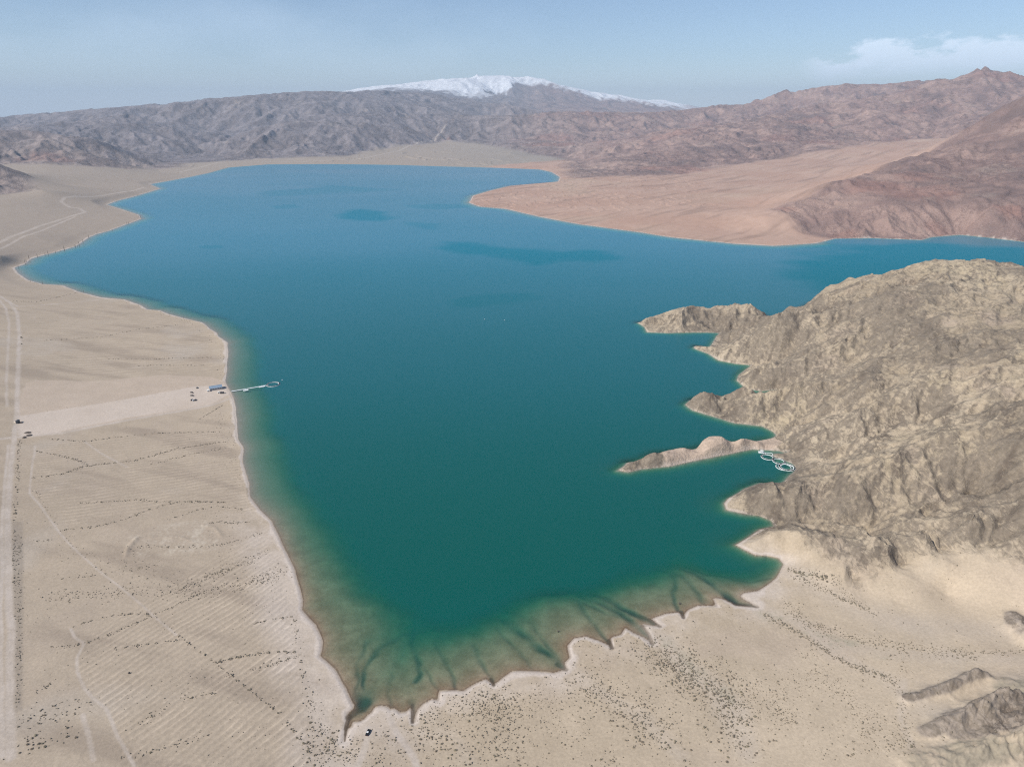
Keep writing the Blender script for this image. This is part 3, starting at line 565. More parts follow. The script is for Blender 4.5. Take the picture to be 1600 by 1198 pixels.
phz = M(t, 'ADD', ap.outputs['Fac'], M(t, 'MULTIPLY', nb.outputs[0], .5))
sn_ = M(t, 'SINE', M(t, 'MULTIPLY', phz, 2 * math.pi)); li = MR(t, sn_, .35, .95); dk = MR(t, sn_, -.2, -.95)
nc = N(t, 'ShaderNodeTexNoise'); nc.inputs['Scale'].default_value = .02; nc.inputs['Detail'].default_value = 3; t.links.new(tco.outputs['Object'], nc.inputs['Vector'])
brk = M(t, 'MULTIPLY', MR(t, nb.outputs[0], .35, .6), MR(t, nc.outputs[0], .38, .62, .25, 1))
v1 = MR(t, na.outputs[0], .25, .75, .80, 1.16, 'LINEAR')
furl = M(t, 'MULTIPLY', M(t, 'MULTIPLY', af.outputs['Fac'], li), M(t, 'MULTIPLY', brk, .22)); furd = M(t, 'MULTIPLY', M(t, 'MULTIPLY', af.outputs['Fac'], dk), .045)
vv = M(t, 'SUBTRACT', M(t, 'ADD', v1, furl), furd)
def rock_mix(t, base, tco, grain):
    ra = N(t, 'ShaderNodeAttribute', attribute_name='rocky'); rc = N(t, 'ShaderNodeAttribute', attribute_name='Rock')
    mp = N(t, 'ShaderNodeMapping'); t.links.new(tco.outputs['Object'], mp.inputs[0]); mp.inputs['Rotation'].default_value = (0, 0, R(38)); mp.inputs['Scale'].default_value = (1, .42, 1)
    n1 = N(t, 'ShaderNodeTexNoise'); t.links.new(mp.outputs[0], n1.inputs['Vector']); n1.inputs['Scale'].default_value = .17; n1.inputs['Detail'].default_value = 8; n1.inputs['Roughness'].default_value = .8; n1.inputs['Distortion'].default_value = .8
    n2 = N(t, 'ShaderNodeTexNoise'); t.links.new(tco.outputs['Object'], n2.inputs['Vector']); n2.inputs['Scale'].default_value = .022; n2.inputs['Detail'].default_value = 8; n2.inputs['Roughness'].default_value = .8; n2.inputs['Distortion'].default_value = .6
    nn = n1.outputs[0] if grain is None else M(t, 'ADD', M(t, 'MULTIPLY', n1.outputs[0], M(t, 'SUBTRACT', 1, grain)), M(t, 'MULTIPLY', n2.outputs[0], grain))
    d = M(t, 'SUBTRACT', M(t, 'MULTIPLY_ADD', ra.outputs['Fac'], .34, .305), nn)
    m = M(t, 'MULTIPLY', MR(t, d, -.05, .12), MR(t, ra.outputs['Fac'], 0, .12))
    return MIX(t, M(t, 'MULTIPLY', m, .85), base, rc.outputs['Color']), m
base_, _m = rock_mix(t, at.outputs['Color'], tco, None)
cc = N(t, 'ShaderNodeVectorMath', operation='SCALE'); t.links.new(base_, cc.inputs[0]); t.links.new(vv, cc.inputs['Scale'])
t.links.new(cc.outputs[0], b.inputs['Base Color'])
bp = N(t, 'ShaderNodeBump'); bp.inputs['Distance'].default_value = .5; bp.inputs['Strength'].default_value = .45
hsum = M(t, 'ADD', M(t, 'MULTIPLY', na.outputs[0], .9), M(t, 'MULTIPLY', M(t, 'MULTIPLY', sn_, af.outputs['Fac']), .35))
t.links.new(hsum, bp.inputs['Height']); t.links.new(bp.outputs[0], b.inputs['Normal'])
mr, t, b = new_mat('rock_and_scree')
b.inputs['Specular IOR Level'].default_value = .1; b.inputs['Roughness'].default_value = .95
at = N(t, 'ShaderNodeAttribute', attribute_name='Col'); tco = N(t, 'ShaderNodeTexCoord')
asz = N(t, 'ShaderNodeAttribute', attribute_name='grain')
na = N(t, 'ShaderNodeTexNoise'); na.inputs['Detail'].default_value = 7; na.inputs['Roughness'].default_value = .68; t.links.new(tco.outputs['Object'], na.inputs['Vector']); na.inputs['Scale'].default_value = .22
nb = N(t, 'ShaderNodeTexNoise'); nb.inputs['Detail'].default_value = 7; nb.inputs['Roughness'].default_value = .68; t.links.new(tco.outputs['Object'], nb.inputs['Vector']); nb.inputs['Scale'].default_value = .02
nmx = M(t, 'ADD', M(t, 'MULTIPLY', na.outputs[0], M(t, 'SUBTRACT', 1, asz.outputs['Fac'])), M(t, 'MULTIPLY', nb.outputs[0], asz.outputs['Fac']))
vv = MR(t, nmx, .3, .7, .72, 1.22, 'LINEAR')
base_, rm_ = rock_mix(t, at.outputs['Color'], tco, asz.outputs['Fac'])
cc = N(t, 'ShaderNodeVectorMath', operation='SCALE'); t.links.new(base_, cc.inputs[0]); t.links.new(vv, cc.inputs['Scale']); t.links.new(cc.outputs[0], b.inputs['Base Color'])
bp = N(t, 'ShaderNodeBump'); bp.inputs['Strength'].default_value = .8
t.links.new(MR(t, asz.outputs['Fac'], 0, 1, 2.2, 18, 'LINEAR'), bp.inputs['Distance']); t.links.new(nmx, bp.inputs['Height']); t.links.new(bp.outputs[0], b.inputs['Normal'])

fr, fm_, fh, fro, fz = fmean(rug), fmean(r2), fmean(rHead), fmean(road), fmean(Z)
snowf = fmean((Z > 520).astype(F32) * (r2 > 12500))
fY = fmean(Y)
reg = np.zeros(len(quads), np.int8)
reg[(fr > .5)] = 2; reg[(fh > .5) & (fr > .5)] = 1; reg[(fm_ > 12800) & (fY > 0)] = 3
reg[(fro > .55) & (fz > 0.2) & (fr < .5) & (fm_ < 5600)] = 4
grain = sstep(1500, 6000, r2)
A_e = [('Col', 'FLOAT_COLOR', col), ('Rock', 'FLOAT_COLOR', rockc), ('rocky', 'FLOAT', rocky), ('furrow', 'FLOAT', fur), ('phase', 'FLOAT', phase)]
A_r = [('Col', 'FLOAT_COLOR', col), ('Rock', 'FLOAT_COLOR', rockc), ('rocky', 'FLOAT', rocky), ('grain', 'FLOAT', grain)]
ground = struct(mesh_from('ground', quads[reg == 0], A_e, mg)); struct(mesh_from('dirt_road', quads[reg == 4], A_e, mg))
hills = struct(mesh_from('hills', quads[reg == 1], A_r, mr)); struct(mesh_from('mountains', quads[reg == 2], A_r, mr)); struct(mesh_from('snow_mountain', quads[reg == 3], A_r, mr))
# cap of the polar grid right under the drone
me = bpy.data.meshes.new('ground_cap'); vs = [tuple(float(c) for c in XYZ[I[0, j]]) for j in range(0, NT, 40)]
me.from_pydata(vs, [], [list(range(len(vs)))[::-1]]); me.materials.append(mg); o = bpy.data.objects.new('ground', me); COL.objects.link(o); struct(o)

# ------------------------------------------------------------------ water
mw = bpy.data.materials.new('lake_water'); mw.use_nodes = True; t = mw.node_tree; t.nodes.clear()
out = N(t, 'ShaderNodeOutputMaterial'); ad = N(t, 'ShaderNodeAttribute', attribute_name='depth'); ari = N(t, 'ShaderNodeAttribute', attribute_name='ripple'); aqs = N(t, 'ShaderNodeAttribute', attribute_name='silt')
tr = N(t, 'ShaderNodeCombineColor')
for i, k_ in enumerate((.36, .19, .245)): t.links.new(M(t, 'EXPONENT', M(t, 'MULTIPLY', ad.outputs['Fac'], -k_)), tr.inputs[i])
inv = N(t, 'ShaderNodeInvert'); t.links.new(tr.outputs[0], inv.inputs[1])
body = MIX(t, MR(t, ad.outputs['Fac'], 1, 11), (.003, .078, .055, 1), (.0004, .086, .070, 1))
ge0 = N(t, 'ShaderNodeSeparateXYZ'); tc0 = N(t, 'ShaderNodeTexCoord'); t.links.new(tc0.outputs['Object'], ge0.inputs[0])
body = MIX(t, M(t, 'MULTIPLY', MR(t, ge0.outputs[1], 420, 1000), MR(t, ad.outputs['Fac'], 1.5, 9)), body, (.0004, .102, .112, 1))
body = MIX(t, aqs.outputs['Fac'], body, (.105, .115, .088, 1))
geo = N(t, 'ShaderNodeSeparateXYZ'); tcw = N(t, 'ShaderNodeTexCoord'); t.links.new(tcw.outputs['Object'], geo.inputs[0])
body = MIX(t, M(t, 'MULTIPLY', MR(t, geo.outputs[1], 650, 2300), MR(t, ad.outputs['Fac'], 0, 1.6)), body, (.0008, .175, .26, 1))  # bluer and brighter with distance: sky reflection put into the body colour
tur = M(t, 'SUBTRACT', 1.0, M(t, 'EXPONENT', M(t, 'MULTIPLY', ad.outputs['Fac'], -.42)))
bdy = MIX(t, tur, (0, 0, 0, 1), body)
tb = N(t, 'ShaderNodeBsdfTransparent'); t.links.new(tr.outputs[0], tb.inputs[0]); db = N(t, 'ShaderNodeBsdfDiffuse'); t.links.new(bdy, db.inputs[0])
ads = N(t, 'ShaderNodeAddShader'); t.links.new(tb.outputs[0], ads.inputs[0]); t.links.new(db.outputs[0], ads.inputs[1])
tco = N(t, 'ShaderNodeTexCoord')
nw = N(t, 'ShaderNodeTexNoise'); nw.inputs['Scale'].default_value = .9; nw.inputs['Detail'].default_value = 2; t.links.new(tco.outputs['Object'], nw.inputs['Vector'])
# wind ripples: facet slopes straight from the noise, so they stay at any distance
vs1 = N(t, 'ShaderNodeVectorMath', operation='SUBTRACT'); t.links.new(nw.outputs['Color'], vs1.inputs[0]); vs1.inputs[1].default_value = (.5, .5, .5)
vs2 = N(t, 'ShaderNodeVectorMath', operation='SCALE'); t.links.new(vs1.outputs[0], vs2.inputs[0]); t.links.new(MR(t, ari.outputs['Fac'], 0, 1.4, .08, .28, 'LINEAR'), vs2.inputs['Scale'])
vs3 = N(t, 'ShaderNodeVectorMath', operation='MULTIPLY'); t.links.new(vs2.outputs[0], vs3.inputs[0]); vs3.inputs[1].default_value = (1, 1, 0)
vs4 = N(t, 'ShaderNodeVectorMath', operation='ADD'); t.links.new(vs3.outputs[0], vs4.inputs[0]); vs4.inputs[1].default_value = (0, 0, 1)
bp = N(t, 'ShaderNodeVectorMath', operation='NORMALIZE'); t.links.new(vs4.outputs[0], bp.inputs[0])
gl = N(t, 'ShaderNodeBsdfGlossy'); gl.inputs[0].default_value = (1, 1, 1, 1); t.links.new(MR(t, ari.outputs['Fac'], 0, 1, .22, .34, 'LINEAR'), gl.inputs['Roughness']); t.links.new(bp.outputs[0], gl.inputs['Normal'])
fr_ = N(t, 'ShaderNodeFresnel'); fr_.inputs[0].default_value = 1.333; t.links.new(bp.outputs[0], fr_.inputs['Normal'])
mx = N(t, 'ShaderNodeMixShader'); asl = N(t, 'ShaderNodeAttribute', attribute_name='slick_dim')
t.links.new(M(t, 'MULTIPLY', M(t, 'MULTIPLY', fr_.outputs[0], MR(t, ari.outputs['Fac'], .2, 1.2, .82, .45, 'LINEAR')), MR(t, asl.outputs['Fac'], 0, 1, 1, .22, 'LINEAR')), mx.inputs[0]); t.links.new(ads.outputs[0], mx.inputs[1]); t.links.new(gl.outputs[0], mx.inputs[2])
t.links.new(mx.outputs[0], out.inputs[0])
rip = .45 + .35 * fbm(X, Y * 2.2, 900, 5, 131, .5, PIX * 3) + .5 * sstep(0, .5, fbm(X * .8, Y * 1.4, 2600, 3, 133))
SLICK_DIM = [[(524,337),(540,330),(565,327),(588,330),(608,341),(602,346),(560,345),(535,342)], [(678,386),(696,378),(735,378),(765,386),(830,388),(880,394),(925,391),(955,397),(972,406),(930,410),(880,405),(840,412),(770,402),(730,398)],
 [(620,320),(680,318),(740,322),(700,328),(650,326)], [(630,346),(690,350),(680,360),(650,356)], [(700,470),(760,458),(840,455),(850,466),(780,476),(720,480)], [(1300,382),(1450,380),(1700,390),(1700,425),(1300,455),(1230,435)], [(310,384),(345,383),(350,388),(318,389)], [(400,300),(520,290),(620,296),(540,302),(420,306)], [(420,322),(460,319),(470,325),(430,327)]]  # wind slicks; the right inlet one dims gloss to imitate a mountain reflection
slick_dim = np.zeros_like(h)
for pts in SLICK_DIM:
    P = P2(pts); cy = np.mean([p[1] for p in P]); hh_ = (max(p[1] for p in P) - min(p[1] for p in P)) * .16
    dd = on_grid(lambda x, y, r, t: sdf(x, y, P), 4); slick_dim = np.maximum(slick_dim, (.85 if len(pts) > 7 else 1.0 if pts[0][0] == 1300 else .4) * sstep(-hh_ * .7, hh_ * .7, dd + hh_ * 1.3 * fbm(X, Y * 2, 300, 4, 135, .55, PIX * 3)))
rip = np.clip(rip, 0, 1.4)
siltw = sstep(34, 0, dw) * (1 - steepshore) * .42 * sstep(-.9, .4, fbm(X, Y, 60, 4, 137, .5, PIX * 2)) * sstep(380, 600, r2) + sstep(14, 0, dw) * (1 - steepshore) * .2
zw = Z.ravel(); wq = (np.minimum.reduce([zw[quads[:, i]] for i in range(4)]) < 0.0)
WX = XYZ.copy(); WX[:, 2] = 0
water = struct(mesh_from('water', quads[wq], [('depth', 'FLOAT', np.maximum(-Z, 0)), ('ripple', 'FLOAT', rip), ('silt', 'FLOAT', siltw), ('slick_dim', 'FLOAT', slick_dim)], mw, WX))

def ground_z(x, y):
    r = math.hypot(x, y); t_ = math.atan2(x, y)
    i = int(np.clip(np.searchsorted(rr, r) - 1, 0, NR - 2)); j = int(np.clip(np.searchsorted(th, t_) - 1, 0, NT - 2))
    fi = (r - rr[i]) / (rr[i + 1] - rr[i]); fj = (t_ - th[j]) / (th[j + 1] - th[j])
    return float((Z[i, j] * (1 - fj) + Z[i, j + 1] * fj) * (1 - fi) + (Z[i + 1, j] * (1 - fj) + Z[i + 1, j + 1] * fj) * fi)
def on_land(px, py):
    """point of the terrain seen at this place of the photo"""
    z = 0.0
    for _ in range(6):
        x, y, _z = G(px, py, z); z = max(ground_z(x, y), 0)
    return x, y, z

#@@OBJ_START
# ------------------------------------------------------------------ object helpers
def pmat(name, color, rough=.7, metal=0., spec=.4, var=.12, scale=4.):
    m, t, b = new_mat(name); b.inputs['Roughness'].default_value = rough; b.inputs['Metallic'].default_value = metal; b.inputs['Specular IOR Level'].default_value = spec
    tc = N(t, 'ShaderNodeTexCoord'); n = N(t, 'ShaderNodeTexNoise'); n.inputs['Scale'].default_value = scale; n.inputs['Detail'].default_value = 4; t.links.new(tc.outputs['Object'], n.inputs['Vector'])
    v = MR(t, n.outputs[0], .25, .75, 1 - var, 1 + var, 'LINEAR'); s = N(t, 'ShaderNodeVectorMath', operation='SCALE'); s.inputs[0].default_value = color[:3]; t.links.new(v, s.inputs['Scale']); t.links.new(s.outputs[0], b.inputs['Base Color']); return m
def box(bm, sx, sy, sz, x=0, y=0, z=0, rz=0, bev=0):
    r = bmesh.ops.create_cube(bm, size=1); vs = r['verts']
    bmesh.ops.scale(bm, vec=(sx, sy, sz), verts=vs)
    if bev:
        g = bmesh.ops.bevel(bm, geom=list({e for v in vs for e in v.link_edges}), offset=bev, segments=2, affect='EDGES'); vs = list({v for f in g['faces'] for v in f.verts} | {v for v in vs if v.is_valid})
    if rz: bmesh.ops.rotate(bm, cent=(0, 0, 0), matrix=__import__('mathutils').Matrix.Rotation(rz, 3, 'Z'), verts=vs)
    bmesh.ops.translate(bm, vec=(x, y, z), verts=vs); return vs
def tube(bm, pts, rad, seg=6, closed=False):
    from mathutils import Vector
    pts = [Vector(p) for p in pts]; n = len(pts); rings = []
    rad = rad if isinstance(rad, (list, tuple)) else [rad] * n
    for i, p in enumerate(pts):
        a = pts[(i - 1) % n] if (closed or i > 0) else p; b = pts[(i + 1) % n] if (closed or i < n - 1) else p
        d = (b - a).normalized(); up = Vector((0, 0, 1)) if abs(d.z) < .9 else Vector((1, 0, 0)); s = d.cross(up).normalized(); u = s.cross(d)
        rings.append([bm.verts.new(p + (s * math.cos(k * 2 * math.pi / seg) + u * math.sin(k * 2 * math.pi / seg)) * rad[i]) for k in range(seg)])
    for i in range(n if closed else n - 1):
        A_, B_ = rings[i], rings[(i + 1) % n]
        for k in range(seg): bm.faces.new((A_[k], A_[(k + 1) % seg], B_[(k + 1) % seg], B_[k]))
    if not closed: bm.faces.new(rings[0][::-1]); bm.faces.new(rings[-1])
def blob(bm, sub, sx, sy, sz, x, y, z, seed, amp=.3):
    r = bmesh.ops.create_icosphere(bm, subdivisions=sub, radius=1); rs = random.Random(seed)
    for v in r['verts']:
        k = 1 + rs.uniform(-amp, amp); v.co = (v.co.x * sx * k + x, v.co.y * sy * k + y, v.co.z * sz * k + z)
def part(name, bm, mat, parent=None, smooth=False):
    bmesh.ops.recalc_face_normals(bm, faces=bm.faces)
    me = bpy.data.meshes.new(name); bm.to_mesh(me); bm.free(); me.materials.append(mat)
    if smooth: me.polygons.foreach_set('use_smooth', [True] * len(me.polygons))
    o = bpy.data.objects.new(name, me); COL.objects.link(o)
    if parent: o.parent = parent
    return o
def tag(o, label, cat, group=None):
    o['label'] = label; o['category'] = cat
    if group: o['group'] = group
    return o
def thing(name, label, cat, loc=(0, 0, 0), rz=0, group=None):
    o = bpy.data.objects.new(name, None); COL.objects.link(o); o.location = loc; o.rotation_euler = (0, 0, rz); o.empty_display_size = .5
    return tag(o, label, cat, group)
def copy_tree(o, parent=None):
    c = o.copy(); COL.objects.link(c); c.parent = parent
    for ch in [k for k in COL.objects if k.parent == o]: copy_tree(ch, c)
    return c
B = bmesh.new
WHITE = pmat('white_plastic', (.74, .78, .77), .5); GREYP = pmat('grey_plastic', (.42, .46, .46), .6); WOOD = pmat('pale_planks', (.55, .55, .50), .8)
DARKM = pmat('dark_metal', (.05, .05, .055), .5); NET = pmat('dark_net', (.06, .08, .08), .9); BLUE = pmat('blue_grey_sheet', (.30, .39, .48), .45, .3); WALLW = pmat('white_wall', (.80, .79, .75), .8)
WALLG = pmat('grey_wall', (.42, .41, .40), .8); GLASS = pmat('dark_glass', (.02, .025, .03), .1, 0, .6, .02); RUB = pmat('black_rubber', (.02, .02, .02), .9); LAMPW = pmat('lamp_glass', (.8, .8, .78), .2); LAMPR = pmat('red_lamp_glass', (.4, .02, .02), .3)
BARK = pmat('grey_bark', (.16, .11, .08), .95); SOIL = pmat('dark_soil', (.12, .10, .085), 1, 0, .05, .3, .8); STONE = pmat('dark_stone', (.12, .105, .095), .95, 0, .1, .3, 1.5)

# ------------------------------------------------------------------ cars
def make_car(name, label, paint, group=None):
    root = thing(name, label, 'car', group=group)
    bm = B(); box(bm, 1.84, 4.6, .62, 0, 0, .66, bev=.12); box(bm, 1.80, 1.05, .10, 0, 1.72, 1.0, bev=.04)
    vs = box(bm, 1.66, 2.75, .62, 0, -.45, 1.26, bev=.06)
    for v in vs:
        if v.is_valid and v.co.z > 1.3: v.co.x *= .86; v.co.y = -.45 + (v.co.y + .45) * .80
    body = part('body', bm, paint, root)
    for nm, cy, sl, yb, yt in (('windscreen', .94, 1, .965, .71), ('rear_window', -1.8, -1, -1.86, -1.60)):
        bm = B(); q = [bm.verts.new(p) for p in ((-.74, yb, 1.02), (.74, yb, 1.02), (.66, yt, 1.50), (-.66, yt, 1.50))]; bm.faces.new(q)
        bmesh.ops.solidify(bm, geom=bm.faces[:], thickness=.03); part(nm, bm, GLASS, root)
    for s in (-1, 1):
        bm = B(); q = [bm.verts.new(p) for p in ((s * .845, -1.6, 1.04), (s * .845, .72, 1.04), (s * .745, .50, 1.48), (s * .745, -1.38, 1.48))]; bm.faces.new(q)
        bmesh.ops.solidify(bm, geom=bm.faces[:], thickness=.03); part('side_window', bm, GLASS, root)
        bm = B(); box(bm, .32, .08, .14, s * .70, 2.30, .78, bev=.02); part('headlight', bm, LAMPW, root)
        bm = B(); box(bm, .16, .08, .26, s * .78, -2.29, .80, bev=.02); part('tail_light', bm, LAMPR, root)
        bm = B(); box(bm, .16, .10, .12, s * 1.0, .62, 1.08, bev=.02); part('mirror', bm, paint, root)
        for y in (1.42, -1.42):
            bm = B(); bmesh.ops.create_cone(bm, cap_ends=True, segments=16, radius1=.36, radius2=.36, depth=.24); bmesh.ops.rotate(bm, cent=(0, 0, 0), matrix=__import__('mathutils').Matrix.Rotation(R(90), 3, 'Y'), verts=bm.verts); bmesh.ops.translate(bm, vec=(s * .84, y, .36), verts=bm.verts); wh = part('wheel', bm, RUB, root)
            bm = B(); bmesh.ops.create_cone(bm, cap_ends=True, segments=10, radius1=.2, radius2=.2, depth=.02); bmesh.ops.rotate(bm, cent=(0, 0, 0), matrix=__import__('mathutils').Matrix.Rotation(R(90), 3, 'Y'), verts=bm.verts); bmesh.ops.translate(bm, vec=(s * .968, y, .36), verts=bm.verts); part('rim', bm, GREYP, wh)
    return root
BLK = pmat('black_paint', (.012, .012, .014), .25, 0, .5, .05); BRN = pmat('brown_paint', (.12, .095, .08), .35); WHP = pmat('white_paint', (.75, .75, .73), .3, 0, .5, .03); GRY = pmat('grey_paint', (.22, .22, .21), .35)
c = make_car('parked_car', 'black car with painted sky glare on roof on the sandy track below the lowest bay', BLK)
c.location = on_land(575, 1145); c.rotation_euler = (0, 0, R(-12))
bm = B(); box(bm, 1.2, 1.1, .03, 0, -.45, 1.585, bev=.01); part('roof_sky_glare', bm, WHP, c)  # white panel stands in for the sky reflecting off the roof
for px_, py_, rz, paint, lab in ((299.5, 613.6, 68, BRN, 'brown car parked west of the blue shed, upper of two side by side'), (300, 618.4, 82, BRN, 'brown car parked west of the blue shed, lower of two side by side'), (299.6, 625.4, 10, BLK, 'black car parked left of the white car near the lake shed'), (302, 625.8, 5, WHP, 'white car parked between two black cars near the lake shed'), (305.6, 625.4, 15, BLK, 'black car parked right of the white car near the lake shed'), (308, 606.3, 20, GRY, 'small grey car standing alone up-slope from the row of parked cars')):
    c = make_car('parked_car', lab, paint, 'cars parked on the cleared pad beside the shed'); c.location = on_land(px_, py_); c.rotation_euler = (0, 0, R(rz))

# ------------------------------------------------------------------ lake-side shed
p0 = np.array(on_land(327.5, 608.8)); p1 = np.array(on_land(347, 606.2)); mid_ = (p0 + p1) / 2; L = float(np.linalg.norm((p1 - p0)[:2])); az_ = math.atan2(p1[1] - p0[1], p1[0] - p0[0])
sh = thing('storage_shed', 'long shed with blue-grey roof and white end wall beside the walkway', 'shed', (mid_[0], mid_[1], mid_[2] - .1), az_)
wd2, ht, rg = 4.6, 3.4, 5.4
bm = B(); v = [bm.verts.new(p) for p in ((-L/2, -wd2, 0), (L/2, -wd2, 0), (L/2, wd2, 0), (-L/2, wd2, 0), (-L/2, -wd2, ht), (L/2, -wd2, ht), (L/2, wd2, ht), (-L/2, wd2, ht))]
for f in ((0, 1, 5, 4), (2, 3, 7, 6)): bm.faces.new([v[i] for i in f])
part('long_wall', bm, WALLG, sh)
for s, m_ in ((-1, WALLW), (1, WALLG)):
    bm = B(); q = [bm.verts.new(p) for p in ((s * L/2, -wd2, 0), (s * L/2, wd2, 0), (s * L/2, wd2, ht), (s * L/2, 0, rg), (s * L/2, -wd2, ht))]; bm.faces.new(q); bmesh.ops.solidify(bm, geom=bm.faces[:], thickness=.12); part('end_wall', bm, m_, sh)
bm = B()
for s in (-1, 1):
    n_ = 24
    for k in range(n_):
        x0, x1 = -L/2 - .4 + (L + .8) * k / n_, -L/2 - .4 + (L + .8) * (k + 1) / n_; zz = .05 * (k % 2)
        q = [bm.verts.new(p) for p in ((x0, s * (wd2 + .5), ht - .2 + zz), (x1, s * (wd2 + .5), ht - .2 + zz), (x1, 0, rg + .06 + zz), (x0, 0, rg + .06 + zz))]; bm.faces.new(q)
part('roof', bm, BLUE, sh)
bm = B(); box(bm, L + .8, .5, .12, 0, 0, rg + .16); part('ridge_cap', bm, WALLG, sh)
bm = B(); box(bm, .1, 3.6, 3.0, L/2 + .12, -.6, 1.5); part('door', bm, DARKM, sh)
for k in range(5): bm = B(); box(bm, 1.5, .08, .9, -L/2 + 2 + k * (L - 4) / 4, -wd2 - .05, 2.0); f_ = part('window', bm, GLASS, sh); bm = B(); box(bm, 1.7, .16, .1, -L/2 + 2 + k * (L - 4) / 4, -wd2 - .09, 1.5); part('sill', bm, WALLW, f_)
def hut(name, lab, cat, px_, py_, sx, sy, hz_, rz, wall, roofm):
    x, y, z = on_land(px_, py_); o = thing(name, lab, cat, (x, y, z - .05), R(rz))
    bm = B(); box(bm, sx, sy, hz_, 0, 0, hz_ / 2); part('wall', bm, wall, o)
    bm = B(); vs = box(bm, sx + .5, sy + .5, .16, 0, 0, hz_ + .1, bev=.04); part('roof', bm, roofm, o)
    bm = B(); box(bm, .9, .06, 1.9, 0, -sy / 2 - .035, .97); d = part('door', bm, DARKM, o); bm = B(); box(bm, .06, .08, .06, .3, -sy / 2 - .09, 1.0); part('handle', bm, GREYP, d)
    bm = B(); box(bm, .06, .9, .8, sx / 2 + .035, 0, 1.5); part('window', bm, GLASS, o); return o
hut('site_cabin', 'small white cabin by the corner of the blue shed nearest the car park', 'cabin', 325.6, 611.6, 3.0, 2.4, 2.5, 20, WALLW, WALLW)
hut('site_cabin', 'small white kiosk on the bank in front of the blue shed', 'cabin', 342, 614.3, 2.2, 2.0, 2.3, 5, WALLW, WALLW)
hut('site_cabin', 'dark low container cabin right of the white kiosk in front of the blue shed', 'cabin', 347.3, 614.6, 4.6, 2.0, 2.2, 3, DARKM, BRN)
hut('guard_booth', 'black and white guard booth at the track corner on the left plain', 'booth', 28.3, 660.5, 2.2, 4.6, 3.2, 4, DARKM, DARKM)
x, y, z = on_land(25.6, 659.5); tag(part('sand_heap', (lambda bm: (blob(bm, 3, 2.6, 2.4, 1.2, 0, 0, .2, 5, .12), bm)[1])(B()), pmat('pale_sand', (.55, .47, .38), 1), None, True), 'pale sand heap left of the black guard booth', 'heap').location = (x, y, z)
for px_, py_, sx, sy, lab in ((43.5, 676.3, 3.6, 1.5, 'dark earth mound beside the track, upper of a pair near the guard booth'), (45.2, 680.4, 3.2, 1.9, 'dark earth mound beside the track, lower of a pair near the guard booth'), (38.2, 683.7, 1.9, 2.0, 'small dark earth mound left of the pair of mounds near the track'), (32.6, 660.8, 2.0, 1.0, 'low brown earth mound right of the guard booth')):
    bm = B(); blob(bm, 3, sx, sy, 1.5, 0, 0, .1, int(px_ * 10), .12); o = part('earth_mound', bm, SOIL, None, True); o.location = on_land(px_, py_); o.rotation_euler = (0, 0, R(12)); tag(o, lab, 'mound', 'dark earth mounds by the left track')
for px_, py_, s_, lab in ((201.7, 1051.5, .9, 'dark upright boulder alone in the ploughed field'), (1062, 942.5, .8, 'dark boulder breaking the shallow water of the lower right bay'), (872, 986, .7, 'dark boulder awash off the lower shore'), (1256, 747, .9, 'dark boulder on the gravel above the stacked cage rings')):
    bm = B(); blob(bm, 2, s_ * .8, s_ * .7, s_ * 1.2, 0, 0, s_ * .2, int(px_), .2); o = part('boulder', bm, STONE); x, y, z = on_land(px_, py_); o.location = (x, y, max(z, -.1)); tag(o, lab, 'boulder')

# ------------------------------------------------------------------ floating walkway, platforms and fish cages
def ring_pts(r, n=48, z=0): return [(r * math.cos(k * 2 * math.pi / n), r * math.sin(k * 2 * math.pi / n), z) for k in range(n)]
def fish_cage(lab, px_, py_, rad, wide=.55, double=False, group=None, rz=0, nets=True):
    x, y, _ = G(px_, py_); o = thing('fish_cage', lab, 'fish cage', (x, y, 0), rz, group)
    bm = B(); tube(bm, ring_pts(rad, 64, .22), .36, 8, True); part('float_ring', bm, WHITE, o, True)
    bm = B(); tube(bm, ring_pts(rad - wide, 64, .22), .36, 8, True); part('float_ring', bm, WHITE, o, True)
    bm = B()
    A_, C_ = [bm.verts.new((p[0], p[1], .62)) for p in ring_pts(rad + .05, 64)], [bm.verts.new((p[0], p[1], .62)) for p in ring_pts(rad - wide, 64)]
    for k in range(64): bm.faces.new((A_[k], A_[(k + 1) % 64], C_[(k + 1) % 64], C_[k]))
    bmesh.ops.solidify(bm, geom=bm.faces[:], thickness=.06); part('walkway', bm, WHITE, o)
    bm = B(); tube(bm, ring_pts(rad - wide, 64, 1.3), .05, 5, True); part('handrail', bm, WHITE, o)
    for k in range(0, 64, 4):
        p = ring_pts(rad - wide, 64)[k]; bm = B(); tube(bm, [(p[0], p[1], .4), (p[0], p[1], 1.3)], .04, 5); part('stanchion', bm, WHITE, o)
    if double:
        bm = B(); A_, C_ = [bm.verts.new((p[0], p[1], .52)) for p in ring_pts(rad - wide, 64)], [bm.verts.new((p[0], p[1], .30)) for p in ring_pts(rad - wide - double, 64)]
        for k in range(64):
            if k % 16 < 13: bm.faces.new((A_[k], A_[(k + 1) % 64], C_[(k + 1) % 64], C_[k]))
        part('net_apron', bm, WHITE, o)
    if nets:
        bm = B(); A_, C_ = [bm.verts.new((p[0], p[1], -.05)) for p in ring_pts(rad - wide - .1, 48)], [bm.verts.new((p[0] * .8, p[1] * .8, -1.6)) for p in ring_pts(rad - wide, 48)]
        for k in range(48): bm.faces.new((A_[k], A_[(k + 1) % 48], C_[(k + 1) % 48], C_[k]))
        bm.faces.new(C_); part('net', bm, NET, o)
    return o
fish_cage('white ring fish cage at the far end of the long floating walkway', 426.8, 600.6, 9.2, 1.3)
